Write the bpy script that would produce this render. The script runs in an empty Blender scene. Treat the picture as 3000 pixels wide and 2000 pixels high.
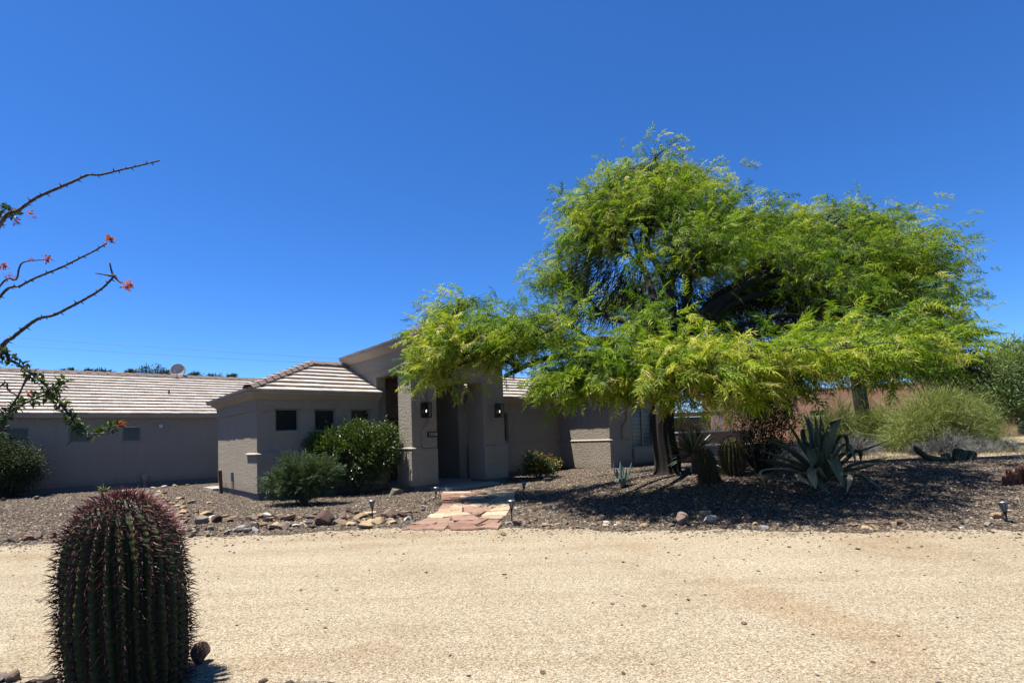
import bpy, bmesh, math, random
import numpy as np
from mathutils import Vector, Matrix
R_ = math.radians
SC = bpy.context.scene
COL = SC.collection
rnd = random.Random(7)
nr = np.random.default_rng(11)

# ------------------------------------------------------------------ camera, sky, sun, exposure
F_PX, PITCH, ROLL, CY_PX, CAM_H = 1589.67, 0.0508, 0.0349, 1202.56, 1.40
cam_d = bpy.data.cameras.new('camera'); cam = bpy.data.objects.new('camera', cam_d); COL.objects.link(cam)
cam_d.sensor_width = 36.0; cam_d.lens = 36.0 * F_PX / 3000.0
cam_d.shift_y = (CY_PX - 1000.0) / 3000.0
cam_d.clip_start = 0.05; cam_d.clip_end = 2000.0
cam.matrix_world = (Matrix.Translation((0, 0, CAM_H)) @ Matrix.Rotation(math.pi / 2 + PITCH, 4, 'X')
                    @ Matrix.Rotation(-ROLL, 4, 'Z'))
SC.camera = cam
SUN = Vector((-0.306, -0.009, 1.0)).normalized()
SUN_EL = math.asin(SUN.z); SUN_AZ = math.atan2(SUN.x, SUN.y) % (2 * math.pi)
world = bpy.data.worlds.new('World'); SC.world = world; world.use_nodes = True
wn = world.node_tree
sky = wn.nodes.new('ShaderNodeTexSky'); sky.sky_type = 'NISHITA'; sky.sun_disc = False
sky.sun_elevation = SUN_EL; sky.sun_rotation = SUN_AZ; sky.altitude = 1800; sky.air_density = 0.85
sky.dust_density = 0.1; sky.ozone_density = 10.0
hsv = wn.nodes.new('ShaderNodeHueSaturation'); hsv.inputs['Saturation'].default_value = 1.15; hsv.inputs['Hue'].default_value = 0.5045; hsv.inputs['Value'].default_value = 1.0
wn.links.new(sky.outputs[0], hsv.inputs['Color']); wn.links.new(hsv.outputs[0], wn.nodes['Background'].inputs[0])
wn.nodes['Background'].inputs[1].default_value = 0.087
sun_d = bpy.data.lights.new('sun', 'SUN'); sun_d.energy = 5.0; sun_d.angle = R_(0.5); sun_d.color = (1.0, 0.965, 0.90)
sun = bpy.data.objects.new('sun', sun_d); COL.objects.link(sun)
sun.rotation_euler = SUN.to_track_quat('Z', 'Y').to_euler(); sun.location = (-20, 0, 60)
SC.view_settings.view_transform = 'Standard'; SC.view_settings.look = 'None'
SC.view_settings.exposure = 1.3; SC.view_settings.gamma = 1.0; SC.view_settings.use_curve_mapping = False

# ------------------------------------------------------------------ geometry helpers
def ray(px, py):
    a = (px - 1500) / F_PX; b = -(py - CY_PX) / F_PX
    cr, sr = math.cos(ROLL), math.sin(ROLL)
    r, u = a * cr + b * sr, -a * sr + b * cr
    cp, sp = math.cos(PITCH), math.sin(PITCH)
    return np.array([r, cp - u * sp, sp + u * cp])
def atY(px, py, Y):
    d = ray(px, py); t = Y / d[1]
    return np.array([0, 0, CAM_H]) + t * d
EDGE_X = np.array([-60, -12, -8, -5.2, -1.7, 0, 3.7, 6.4, 12, 20, 60.])
EDGE_Y = np.array([2, 8.2, 8.5, 8.7, 8.9, 8.42, 7.5, 6.95, 5.7, 3.5, -10.])
def edge_y(x): return np.interp(x, EDGE_X, EDGE_Y)
def sstep(t):
    t = np.clip(t, 0, 1); return t * t * (3 - 2 * t)
def height(x, y):
    x = np.asarray(x, float); y = np.asarray(y, float)
    d = y - edge_y(x) - 0.2
    ax = sstep((x - 0.2) / 4.2) * (1 - sstep((x - 17) / 8))
    ridge = sstep(d / 4.6) * (1 - 0.72 * sstep((y - 13.2) / 4.2))
    h = 0.47 * ax * ridge + 0.07 * sstep(d / 5) * sstep((x + 4) / 6)
    bump = 0.02 * np.sin(x * 1.7 + y * 0.9) * np.sin(y * 1.3 - x * 0.6) * sstep(d / 1.2) * (1 - sstep((y - 16) / 4))
    return np.where(d > 0, h + bump, 0.0)
def ground(px, py, z_off=0.0):
    d = ray(px, py); t = 1.0
    for k in range(6000):
        p = np.array([0, 0, CAM_H]) + t * d
        if p[2] <= float(height(p[0], p[1])) + z_off: break
        t += 0.01 if t < 30 else 0.1
    return np.array([p[0], p[1], float(height(p[0], p[1]))])

def link(o, parent=None):
    COL.objects.link(o)
    if parent is not None: o.parent = parent
    return o
def tag(o, label, cat, group=None):
    o['label'] = label; o['category'] = cat
    if group: o['group'] = group
    return o
def thing(name, loc, label, cat, group=None, rz=0.0):
    o = bpy.data.objects.new(name, None); o.empty_display_size = 0.2
    o.location = tuple(map(float, loc)); o.rotation_euler = (0, 0, rz)
    COL.objects.link(o); return tag(o, label, cat, group)
def kind(o, k): o['kind'] = k; return o
def mesh_obj(name, V, F, mats, parent=None, var=None, smooth=False, midx=None, loc=None):
    """V (n,3), F either (m,k) array or list of lists"""
    me = bpy.data.meshes.new(name)
    V = np.asarray(V, np.float32)
    if loc is not None: V = V - np.asarray(loc, np.float32)
    if isinstance(F, np.ndarray) and F.ndim == 2:
        m, k = F.shape; flat = F.ravel().astype(np.int32); starts = np.arange(0, m * k, k, dtype=np.int32)
    else:
        m = len(F); ks = [len(f) for f in F]; flat = np.array([i for f in F for i in f], np.int32)
        starts = np.concatenate([[0], np.cumsum(ks)[:-1]]).astype(np.int32)
    me.vertices.add(len(V)); me.vertices.foreach_set('co', V.ravel())
    me.loops.add(len(flat)); me.loops.foreach_set('vertex_index', flat)
    me.polygons.add(m); me.polygons.foreach_set('loop_start', starts)
    me.polygons.foreach_set('use_smooth', np.full(m, bool(smooth)))
    for mt in (mats if isinstance(mats, (list, tuple)) else [mats]): me.materials.append(mt)
    if midx is not None: me.polygons.foreach_set('material_index', np.asarray(midx, np.int32))
    me.update(calc_edges=True)
    if var is not None:
        at = me.attributes.new('var', 'FLOAT', 'POINT'); at.data.foreach_set('value', np.asarray(var, np.float32))
    me.validate()
    return link(bpy.data.objects.new(name, me), parent)

class MB:
    def __init__(s): s.v = []; s.f = []; s.var = []
    def add(s, V, F, var=0.5):
        o = len(s.v); V = [tuple(map(float, p)) for p in V]; s.v += V
        s.f += [[int(i) + o for i in f] for f in F]
        s.var += ([var] * len(V) if np.isscalar(var) else list(var)); return s
    def box(s, x0, x1, y0, y1, z0, z1, var=0.5):
        V = [(x0,y0,z0),(x1,y0,z0),(x1,y1,z0),(x0,y1,z0),(x0,y0,z1),(x1,y0,z1),(x1,y1,z1),(x0,y1,z1)]
        return s.add(V, [(0,3,2,1),(4,5,6,7),(0,1,5,4),(1,2,6,5),(2,3,7,6),(3,0,4,7)], var)
    def tube(s, pts, rad, n=8, cap=True, var=0.5):
        V, F = tube(pts, rad, n, cap); return s.add(V, F, var)
    def lathe(s, prof, n=24, c=(0,0,0), var=0.5):
        V = []; F = []
        for r, z in prof:
            for k in range(n):
                a = 2*math.pi*k/n; V.append((c[0]+r*math.cos(a), c[1]+r*math.sin(a), c[2]+z))
        for i in range(len(prof)-1):
            for k in range(n):
                a, b = i*n+k, i*n+(k+1) % n; F.append((a, b, b+n, a+n))
        F.append(tuple(reversed(range(n)))); F.append(tuple(range((len(prof)-1)*n, len(prof)*n)))
        return s.add(V, F, var)
    def prism(s, poly, y0, y1, var=0.5):
        """poly in (x,z) counter-clockwise seen from -y; extruded y0..y1"""
        n = len(poly)
        V = [(x, y0, z) for x, z in poly] + [(x, y1, z) for x, z in poly]
        F = [tuple(range(n)), tuple(reversed(range(n, 2*n)))] + [(i, i+n, (i+1) % n+n, (i+1) % n) for i in range(n)]
        return s.add(V, F, var)
    def build(s, name, mat, parent=None, smooth=False, loc=None):
        return mesh_obj(name, np.array(s.v), s.f, mat, parent, s.var, smooth, loc=loc)
def tube(pts, rad, n=6, cap=True):
    P = np.asarray(pts, float); m = len(P)
    rad = np.full(m, rad) if np.isscalar(rad) else np.asarray(rad, float)
    T = np.gradient(P, axis=0); T /= np.linalg.norm(T, axis=1)[:, None] + 1e-9
    up = np.array([0, 0, 1.0]) if abs(T[0][2]) < 0.9 else np.array([1.0, 0, 0])
    A = np.cross(T, up); A /= np.linalg.norm(A, axis=1)[:, None] + 1e-9
    B = np.cross(A, T)
    an = np.arange(n) * 2 * math.pi / n
    V = (P[:, None] + rad[:, None, None] * (np.cos(an)[None, :, None] * A[:, None] + np.sin(an)[None, :, None] * B[:, None])).reshape(-1, 3)
    F = []
    for i in range(m-1):
        for k in range(n):
            a, b = i*n+k, i*n+(k+1) % n; F.append((a, a+n, b+n, b))
    if cap: F.append(tuple(range(n))); F.append(tuple(reversed(range((m-1)*n, m*n))))
    return V, F
def spline(pts, k=6):
    P = np.asarray(pts, float); m = len(P)
    if m < 3: return np.array([P[0] + (P[-1]-P[0])*t for t in np.linspace(0, 1, k+1)])
    Q = np.vstack([2*P[0]-P[1], P, 2*P[-1]-P[-2]]); out = []
    for i in range(1, m):
        p0, p1, p2, p3 = Q[i-1], Q[i], Q[i+1], Q[i+2]
        for t in np.linspace(0, 1, k, endpoint=False):
            out.append(0.5*((2*p1)+(-p0+p2)*t+(2*p0-5*p1+4*p2-p3)*t*t+(-p0+3*p1-3*p2+p3)*t**3))
    out.append(P[-1]); return np.array(out)
def frames(X, roll):
    """rotation matrices with local x along X and a roll about it"""
    X = X / (np.linalg.norm(X, axis=1)[:, None] + 1e-9)
    up = np.tile([0, 0, 1.0], (len(X), 1)); bad = np.abs(X[:, 2]) > 0.95; up[bad] = [1.0, 0, 0]
    Y = np.cross(up, X); Y /= np.linalg.norm(Y, axis=1)[:, None]
    Z = np.cross(X, Y); c, s = np.cos(roll)[:, None], np.sin(roll)[:, None]
    Y2 = c*Y + s*Z; Z2 = -s*Y + c*Z
    return np.stack([X, Y2, Z2], axis=2)
def scatter(pV, pF, M, L, var, pvar=None):
    """copies of a prototype (pV, pF (m,k)) with matrices M, locations L -> arrays for one mesh"""
    n, k = len(L), len(pV)
    V = np.einsum('nij,kj->nki', M, pV) + L[:, None]
    F = (pF[None] + (np.arange(n) * k)[:, None, None]).reshape(-1, pF.shape[1])
    vv = np.repeat(np.asarray(var, float), k)
    if pvar is not None: vv = vv + np.tile(pvar, n)
    return V.reshape(-1, 3), F, vv
def cat(parts):
    V, F, W, o = [], [], [], 0
    for v, f, w in parts:
        V.append(v); F.append(f + o); W.append(w); o += len(v)
    return np.vstack(V), np.vstack(F), np.concatenate(W)

# ------------------------------------------------------------------ material helpers
def mat_new(name):
    m = bpy.data.materials.new(name); m.use_nodes = True
    nt = m.node_tree; b = nt.nodes['Principled BSDF']; return m, nt, b
def N(nt, t, **kw):
    n = nt.nodes.new(t)
    for k, v in kw.items():
        if k in n.inputs: n.inputs[k].default_value = v
        else: setattr(n, k, v)
    return n
def ramp(nt, fac, stops):
    r = nt.nodes.new('ShaderNodeValToRGB'); e = r.color_ramp.elements
    while len(e) < len(stops): e.new(0.5)
    for i, (p, c) in enumerate(stops): e[i].position = p; e[i].color = (*c, 1)
    nt.links.new(fac, r.inputs[0]); return r.outputs[0]
def mixc(nt, fac, a, b, blend='MIX'):
    n = nt.nodes.new('ShaderNodeMix'); n.data_type = 'RGBA'; n.blend_type = blend
    for sock, val in ((n.inputs[0], fac), (n.inputs[6], a), (n.inputs[7], b)):
        if isinstance(val, bpy.types.NodeSocket): nt.links.new(val, sock)
        elif isinstance(val, (int, float)): sock.default_value = val
        else: sock.default_value = (*val, 1)
    return n.outputs[2]
def coords(nt, scale=(1, 1, 1), kind='Object'):
    t = nt.nodes.new('ShaderNodeTexCoord'); m = nt.nodes.new('ShaderNodeMapping'); m.inputs['Scale'].default_value = scale
    nt.links.new(t.outputs[kind], m.inputs[0]); return m.outputs[0]
def noise(nt, co, scale, detail=4, rough=0.55, out=0):
    n = N(nt, 'ShaderNodeTexNoise', Scale=scale, Detail=detail, Roughness=rough); nt.links.new(co, n.inputs['Vector']); return n.outputs[out]
def voro(nt, co, scale, feature='F1', out='Distance', rand=1.0):
    n = nt.nodes.new('ShaderNodeTexVoronoi'); n.feature = feature; n.inputs['Scale'].default_value = scale
    n.inputs['Randomness'].default_value = rand; nt.links.new(co, n.inputs['Vector']); return n.outputs[out]
def bump(nt, b, h, strength=0.5, dist=0.02):
    n = N(nt, 'ShaderNodeBump', Strength=strength, Distance=dist); nt.links.new(h, n.inputs['Height']); nt.links.new(n.outputs[0], b.inputs['Normal'])
def math_(nt, op, a, b=None):
    n = nt.nodes.new('ShaderNodeMath'); n.operation = op
    for i, v in enumerate((a, b)):
        if v is None: continue
        if isinstance(v, (int, float)): n.inputs[i].default_value = v
        else: nt.links.new(v, n.inputs[i])
    return n.outputs[0]
def simple(name, col, rough=0.7, metal=0.0, spec=0.4, nscale=20, namt=0.15, bmp=0.0):
    m, nt, b = mat_new(name); co = coords(nt)
    f = noise(nt, co, nscale)
    c = mixc(nt, f, tuple(x*(1-namt) for x in col), tuple(min(1, x*(1+namt)) for x in col))
    nt.links.new(c, b.inputs['Base Color']); b.inputs['Roughness'].default_value = rough
    b.inputs['Metallic'].default_value = metal; b.inputs['Specular IOR Level'].default_value = spec
    if bmp: bump(nt, b, noise(nt, co, nscale*2), 0.6, bmp)
    return m
def leaf_mat(name, stops, trans=0.4, rough=0.55, spec=0.25, tcol=None):
    m, nt, b = mat_new(name)
    a = nt.nodes.new('ShaderNodeAttribute'); a.attribute_name = 'var'
    c = ramp(nt, a.outputs['Fac'], stops)
    nt.links.new(c, b.inputs['Base Color']); b.inputs['Roughness'].default_value = rough
    b.inputs['Specular IOR Level'].default_value = spec
    if trans > 0:
        t = nt.nodes.new('ShaderNodeBsdfTranslucent')
        tc = mixc(nt, 1.0, c, tcol or (1.35, 1.25, 0.7), 'MULTIPLY'); nt.links.new(tc, t.inputs[0])
        mx = nt.nodes.new('ShaderNodeMixShader'); mx.inputs[0].default_value = trans
        nt.links.new(b.outputs[0], mx.inputs[1]); nt.links.new(t.outputs[0], mx.inputs[2])
        nt.links.new(mx.outputs[0], nt.nodes['Material Output'].inputs[0])
    return m
def stucco(name, col, amt=1.0):
    m, nt, b = mat_new(name); co = coords(nt)
    big = noise(nt, co, 0.9, 5, 0.6); fine = noise(nt, co, 14, 6, 0.65)
    c = mixc(nt, big, tuple(x*0.88 for x in col), tuple(x*1.1 for x in col))
    c = mixc(nt, math_(nt, 'MULTIPLY', fine, 0.35), c, tuple(x*0.8 for x in col))
    g = nt.nodes.new('ShaderNodeNewGeometry'); sz_ = nt.nodes.new('ShaderNodeSeparateXYZ'); nt.links.new(g.outputs['Position'], sz_.inputs[0])
    dz_ = math_(nt, 'ADD', sz_.outputs[2], math_(nt, 'MULTIPLY', noise(nt, co, 3.5, 4), 0.35))   # splash dirt at the foot of the wall
    c = mixc(nt, ramp(nt, dz_, [(0.28, (0.45, 0.45, 0.45)), (0.62, (0, 0, 0))]), c, (0.15, 0.115, 0.085))
    stk = noise(nt, coords(nt, (2.6, 2.6, 0.22)), 2.2, 5, 0.6)
    c = mixc(nt, ramp(nt, stk, [(0.52, (0, 0, 0)), (0.75, (0.3, 0.3, 0.3))]), c, tuple(x*0.7 for x in col))
    nt.links.new(c, b.inputs['Base Color']); b.inputs['Roughness'].default_value = 0.95; b.inputs['Specular IOR Level'].default_value = 0.1
    wv = noise(nt, coords(nt, (1.0, 1.0, 1.5)), 8.5, 4, 0.62)
    rg = math_(nt, 'ABSOLUTE', math_(nt, 'SUBTRACT', wv, 0.5))
    h = math_(nt, 'ADD', math_(nt, 'MULTIPLY', rg, 1.6), math_(nt, 'MULTIPLY', noise(nt, co, 60, 4), 0.25))
    bump(nt, b, h, 1.0*amt, 0.09)
    return m
def stone_mat(name, stops, rough=0.9, scale=9, bmp=0.02):
    m, nt, b = mat_new(name); co = coords(nt)
    oi = nt.nodes.new('ShaderNodeObjectInfo')
    f = math_(nt, 'ADD', math_(nt, 'MULTIPLY', noise(nt, co, scale, 5, 0.6), 0.7), math_(nt, 'MULTIPLY', oi.outputs['Random'], 0.5))
    f = math_(nt, 'SUBTRACT', f, 0.1)
    nt.links.new(ramp(nt, f, stops), b.inputs['Base Color']); b.inputs['Roughness'].default_value = rough
    b.inputs['Specular IOR Level'].default_value = 0.2
    bump(nt, b, noise(nt, co, scale*4, 6, 0.65), 0.7, bmp)
    return m

STUCCO = stucco('stucco', (0.305, 0.261, 0.202))
STUCCO_LIGHT = stucco('stucco_trim', (0.315, 0.270, 0.222), 0.5)
STEM = simple('stem_wall', (0.116, 0.104, 0.0986), 0.9, nscale=6, bmp=0.004)
PINK = stucco('pink_stucco', (0.368, 0.201, 0.13), 0.6)
BROWN = stucco('brown_stucco', (0.128, 0.0899, 0.0754), 0.6)
BLACK = simple('black_metal', (0.00696, 0.00696, 0.00696), 0.45, 0.3)
DARKROOM = simple('unlit_room_dark', (0.0116, 0.0104, 0.00928), 0.9)
FRAME = simple('window_frame_almond', (0.16, 0.147, 0.128), 0.5)
BRONZE = simple('dark_frame', (0.0174, 0.0162, 0.0151), 0.45)
WHITE = simple('white_paint', (0.435, 0.429, 0.406), 0.6)
BLIND = simple('blind_slats', (0.72, 0.70, 0.64), 0.6)
DOORWOOD = simple('door_wood', (0.0406, 0.0203, 0.0104), 0.5, nscale=8)
BARK = simple('mesquite_bark', (0.0151, 0.011, 0.00826), 0.95, nscale=25, namt=0.5, bmp=0.02)
STEMWOOD = simple('shrub_wood', (0.0522, 0.0406, 0.029), 0.9, nscale=30, namt=0.4)
def glass_dark():
    m, nt, b = mat_new('window_glass'); b.inputs['Base Color'].default_value = (0.012, 0.015, 0.017, 1)
    b.inputs['Roughness'].default_value = 0.03; b.inputs['Specular IOR Level'].default_value = 0.22
    bump(nt, b, noise(nt, coords(nt), 1.3, 2), 0.06, 0.02); return m
GLASS = glass_dark()
def glass_clear():
    m, nt, b = mat_new('clear_glass')
    tr = nt.nodes.new('ShaderNodeBsdfTransparent'); gl = nt.nodes.new('ShaderNodeBsdfGlossy'); gl.inputs['Roughness'].default_value = 0.02
    fr = nt.nodes.new('ShaderNodeFresnel'); fr.inputs[0].default_value = 1.12
    tr.inputs[0].default_value = (0.85, 0.87, 0.86, 1)
    mx = nt.nodes.new('ShaderNodeMixShader'); nt.links.new(fr.outputs[0], mx.inputs[0]); nt.links.new(tr.outputs[0], mx.inputs[1]); nt.links.new(gl.outputs[0], mx.inputs[2])
    nt.links.new(mx.outputs[0], nt.nodes['Material Output'].inputs[0]); return m
CLEAR = glass_clear()
def tile_mat():
    m, nt, b = mat_new('roof_tile'); a = nt.nodes.new('ShaderNodeAttribute'); a.attribute_name = 'var'; co = coords(nt)
    c = ramp(nt, a.outputs['Fac'], [(0, (0.264, 0.222, 0.187)), (0.5, (0.319, 0.278, 0.237)), (1, (0.354, 0.318, 0.277))])
    st = ramp(nt, noise(nt, co, 2.2, 6, 0.7), [(0.3, (0.78, 0.76, 0.74)), (0.5, (1, 1, 1))])
    c = mixc(nt, 1.0, c, st, 'MULTIPLY')
    nt.links.new(c, b.inputs['Base Color']); b.inputs['Roughness'].default_value = 0.9; b.inputs['Specular IOR Level'].default_value = 0.15
    bump(nt, b, noise(nt, co, 40, 5), 0.4, 0.006); return m
TILE = tile_mat()
TILECAP = simple('ridge_cap_tile', (0.209, 0.157, 0.131), 0.9, nscale=5, namt=0.2, bmp=0.004)

# ------------------------------------------------------------------ ground, driveway, desert
def ground_mat():
    m, nt, b = mat_new('yard_gravel'); co = coords(nt)
    cell = N(nt, 'ShaderNodeTexVoronoi', Scale=42.0); nt.links.new(co, cell.inputs['Vector'])
    s = nt.nodes.new('ShaderNodeSeparateColor'); nt.links.new(cell.outputs['Color'], s.inputs[0])
    c = ramp(nt, s.outputs[0], [(0, (0.0424, 0.0333, 0.0268)), (0.35, (0.108, 0.0824, 0.0601)), (0.7, (0.179, 0.136, 0.0994)), (0.9, (0.273, 0.213, 0.152)), (1, (0.363, 0.304, 0.241))])
    c = mixc(nt, ramp(nt, cell.outputs['Distance'], [(0.25, (0, 0, 0)), (0.6, (0.85, 0.85, 0.85))]), c, (0.02, 0.016, 0.013))
    # bare straw-coloured dirt beyond the raised gravel bed
    g = nt.nodes.new('ShaderNodeNewGeometry'); sp = nt.nodes.new('ShaderNodeSeparateXYZ'); nt.links.new(g.outputs['Position'], sp.inputs[0])
    far = math_(nt, 'ADD', math_(nt, 'MULTIPLY', sp.outputs[0], 0.32), sp.outputs[1])
    far = math_(nt, 'ADD', far, math_(nt, 'MULTIPLY', noise(nt, co, 0.8, 5), 2.0))
    xr = ramp(nt, math_(nt, 'DIVIDE', far, 60.0), [(0.325, (0, 0, 0)), (0.345, (1, 1, 1))])
    xm = ramp(nt, math_(nt, 'DIVIDE', sp.outputs[0], 40.0), [(0.17, (0, 0, 0)), (0.2, (1, 1, 1))])
    fac = math_(nt, 'MULTIPLY', xr, xm)
    dirt = ramp(nt, noise(nt, co, 7, 8, 0.7), [(0.3, (0.157, 0.116, 0.0754)), (0.5, (0.244, 0.191, 0.128)), (0.7, (0.319, 0.267, 0.186))])
    c = mixc(nt, fac, c, dirt)
    c = mixc(nt, 1.0, c, ramp(nt, noise(nt, co, 0.7, 4), [(0.3, (0.85, 0.84, 0.83)), (0.7, (1.1, 1.1, 1.1))]), 'MULTIPLY')
    nt.links.new(c, b.inputs['Base Color']); b.inputs['Roughness'].default_value = 1.0; b.inputs['Specular IOR Level'].default_value = 0.1
    bump(nt, b, math_(nt, 'MULTIPLY', cell.outputs['Distance'], -1.0), 1.0, 0.02); return m
def drive_mat():
    m, nt, b = mat_new('decomposed_granite'); co = coords(nt)
    cell = N(nt, 'ShaderNodeTexVoronoi', Scale=95.0); nt.links.new(co, cell.inputs['Vector'])
    s = nt.nodes.new('ShaderNodeSeparateColor'); nt.links.new(cell.outputs['Color'], s.inputs[0])
    c = ramp(nt, s.outputs[0], [(0.0, (0.133, 0.106, 0.0736)), (0.25, (0.224, 0.183, 0.124)), (0.6, (0.279, 0.235, 0.167)), (0.92, (0.331, 0.288, 0.215)), (1, (0.368, 0.333, 0.262))])
    crev = ramp(nt, noise(nt, co, 120, 3, 0.6), [(0.33, (0.55, 0.5, 0.44)), (0.45, (1, 1, 1))])
    c = mixc(nt, 1.0, c, crev, 'MULTIPLY')
    patch = ramp(nt, noise(nt, co, 0.55, 5, 0.6), [(0.3, (0.82, 0.74, 0.66)), (0.45, (0.97, 0.95, 0.92)), (0.65, (1.05, 1.04, 1.02))])
    c = mixc(nt, 1.0, c, patch, 'MULTIPLY')
    trk = noise(nt, coords(nt, (0.16, 1.5, 1)), 1.6, 5, 0.6)
    c = mixc(nt, 1.0, c, ramp(nt, trk, [(0.36, (0.92, 0.89, 0.86)), (0.5, (1, 1, 1)), (0.64, (1.04, 1.035, 1.03))]), 'MULTIPLY')
    fn = noise(nt, co, 26, 6, 0.75)
    c = mixc(nt, 1.0, c, ramp(nt, fn, [(0.36, (0.66, 0.62, 0.57)), (0.47, (1, 1, 1))]), 'MULTIPLY')
    g = nt.nodes.new('ShaderNodeNewGeometry')
    # a reddish stained drag mark on the right, with its own shape
    mp = nt.nodes.new('ShaderNodeMapping'); mp.vector_type = 'TEXTURE'; mp.inputs['Location'].default_value = (2.15, 4.25, 0); mp.inputs['Rotation'].default_value = (0, 0, R_(-68)); mp.inputs['Scale'].default_value = (1.3, 0.42, 1)
    nt.links.new(g.outputs['Position'], mp.inputs[0])
    ln = nt.nodes.new('ShaderNodeVectorMath'); ln.operation = 'LENGTH'; nt.links.new(mp.outputs[0], ln.inputs[0])
    d = math_(nt, 'ADD', ln.outputs['Value'], math_(nt, 'MULTIPLY', math_(nt, 'SUBTRACT', noise(nt, co, 3.0, 5), 0.5), 1.4))
    c = mixc(nt, ramp(nt, d, [(0.3, (0.55, 0.55, 0.55)), (1.0, (0, 0, 0))]), c, mixc(nt, 1.0, c, (0.80, 0.66, 0.52), 'MULTIPLY'))
    nt.links.new(c, b.inputs['Base Color']); b.inputs['Roughness'].default_value = 1.0; b.inputs['Specular IOR Level'].default_value = 0.1
    h = math_(nt, 'ADD', math_(nt, 'MULTIPLY', cell.outputs['Distance'], -0.7), noise(nt, co, 55, 5, 0.7))
    bump(nt, b, h, 0.55, 0.012); return m
def grid_axis(lo, hi, flo, fhi, fine):
    a = [flo]
    while a[-1] < fhi: a.append(a[-1] + fine)
    s = fine
    while a[-1] < hi: s *= 1.25; a.append(a[-1] + s)
    s = fine; b = [flo]
    while b[-1] > lo: s *= 1.25; b.append(b[-1] - s)
    return np.array(b[::-1][:-1] + a)
gx = grid_axis(-500, 500, -20, 24, 0.2); gy = grid_axis(-120, 900, 1, 24, 0.2)
GX, GY = np.meshgrid(gx, gy); GZ = height(GX, GY)
nxg, nyg = len(gx), len(gy)
idx = (np.arange(nyg-1)[:, None]*nxg + np.arange(nxg-1)[None]).ravel()
kind(mesh_obj('ground', np.stack([GX, GY, GZ], -1).reshape(-1, 3), np.stack([idx, idx+1, idx+1+nxg, idx+nxg], 1), ground_mat(), smooth=True), 'structure')
# driveway sheet: ragged edges, 6 mm above the ground
xs = np.concatenate([np.linspace(-45, -9, 40), np.arange(-8.9, 9, 0.06), np.linspace(9.1, 45, 60)])
def wob(x, s): return 0.10*np.sin(x*2.3+s)+0.06*np.sin(x*6.1+2*s)+0.035*np.sin(x*17+s*3)+0.02*np.sin(x*41+s)
far = edge_y(xs) + wob(xs, 1.0) - 0.02
near = np.interp(xs, [-45, -3.2, -1.2, 0.5, 45], [3.0, 3.35, 3.15, 1.9, -9]) + wob(xs, 4.0)*0.6
V = []; rows = 7
for j in range(rows): V.append(np.stack([xs, near+(far-near)*j/(rows-1), np.full(len(xs), 0.006)], 1))
V = np.vstack(V); n = len(xs)
idx = (np.arange(rows-1)[:, None]*n + np.arange(n-1)[None]).ravel()
kind(mesh_obj('driveway', V, np.stack([idx, idx+1, idx+1+n, idx+n], 1), drive_mat()), 'structure')

# loose gravel stones of the yard
def pebble_proto(seed, squash=0.6):
    r = np.random.default_rng(seed)
    V = np.array([(1,0,0),(-1,0,0),(0,1,0),(0,-1,0),(0,0,1),(0,0,-1),(.62,.62,.5),(-.62,.62,.5),(-.62,-.62,.5),(.62,-.62,.5)], float)
    V *= r.uniform(0.75, 1.25, V.shape); V[:, 2] *= squash
    F = np.array([(0,6,9),(2,7,6),(1,8,7),(3,9,8),(4,6,7),(4,7,8),(4,8,9),(4,9,6),(0,2,6),(2,1,7),(1,3,8),(3,0,9),(0,5,2),(2,5,1),(1,5,3),(3,5,0)])
    return V, F
def pebbles(name, X, Y, S, var, mat, zadd=0.0):
    parts = []; sel = nr.integers(0, 4, len(X)); base = height(X, Y)
    for k in range(4):
        q = np.where(sel == k)[0]; pv, pf = pebble_proto(50+k)
        a = nr.uniform(0, 6.28, len(q)); tx = nr.uniform(-.5, .5, len(q))
        M = np.zeros((len(q), 3, 3)); c, s = np.cos(a), np.sin(a)
        M[:, 0, 0] = c; M[:, 0, 1] = -s; M[:, 1, 0] = s; M[:, 1, 1] = c; M[:, 2, 2] = 1
        T = np.zeros_like(M); T[:, 0, 0] = 1; T[:, 1, 1] = np.cos(tx); T[:, 1, 2] = -np.sin(tx); T[:, 2, 1] = np.sin(tx); T[:, 2, 2] = np.cos(tx)
        M = M @ T * (S[q][:, None, None] * np.stack([np.ones(len(q)), nr.uniform(.55, 1, len(q)), nr.uniform(.6, 1, len(q))], 1)[:, None, :])
        L = np.stack([X[q], Y[q], base[q] + S[q]*0.22 + zadd], 1)
        parts.append(scatter(pv, pf, M, L, var[q]))
    V, F, W = cat(parts)
    return kind(mesh_obj(name, V, F, mat, var=W), 'stuff')
PEB = leaf_mat('gravel_stone', [(0, (0.0424, 0.0333, 0.0268)), (0.3, (0.108, 0.0824, 0.0601)), (0.62, (0.185, 0.14, 0.104)), (0.85, (0.285, 0.221, 0.16)), (1, (0.4, 0.339, 0.268))], trans=0, rough=0.9, spec=0.15)
n = 95000
X = nr.uniform(-19, 15, n*2); Y = 6.0 + 15 * nr.random(n*2)**1.35
d = Y - edge_y(X)
ok = (d > -0.05 + nr.exponential(0.05, n*2)) & (np.abs(X) < Y*0.98 + 1.0)
X, Y = X[ok][:n], Y[ok][:n]
pebbles('gravel', X, Y, nr.uniform(0.011, 0.026, len(X)), nr.beta(1.6, 1.9, len(X)), PEB)
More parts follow.
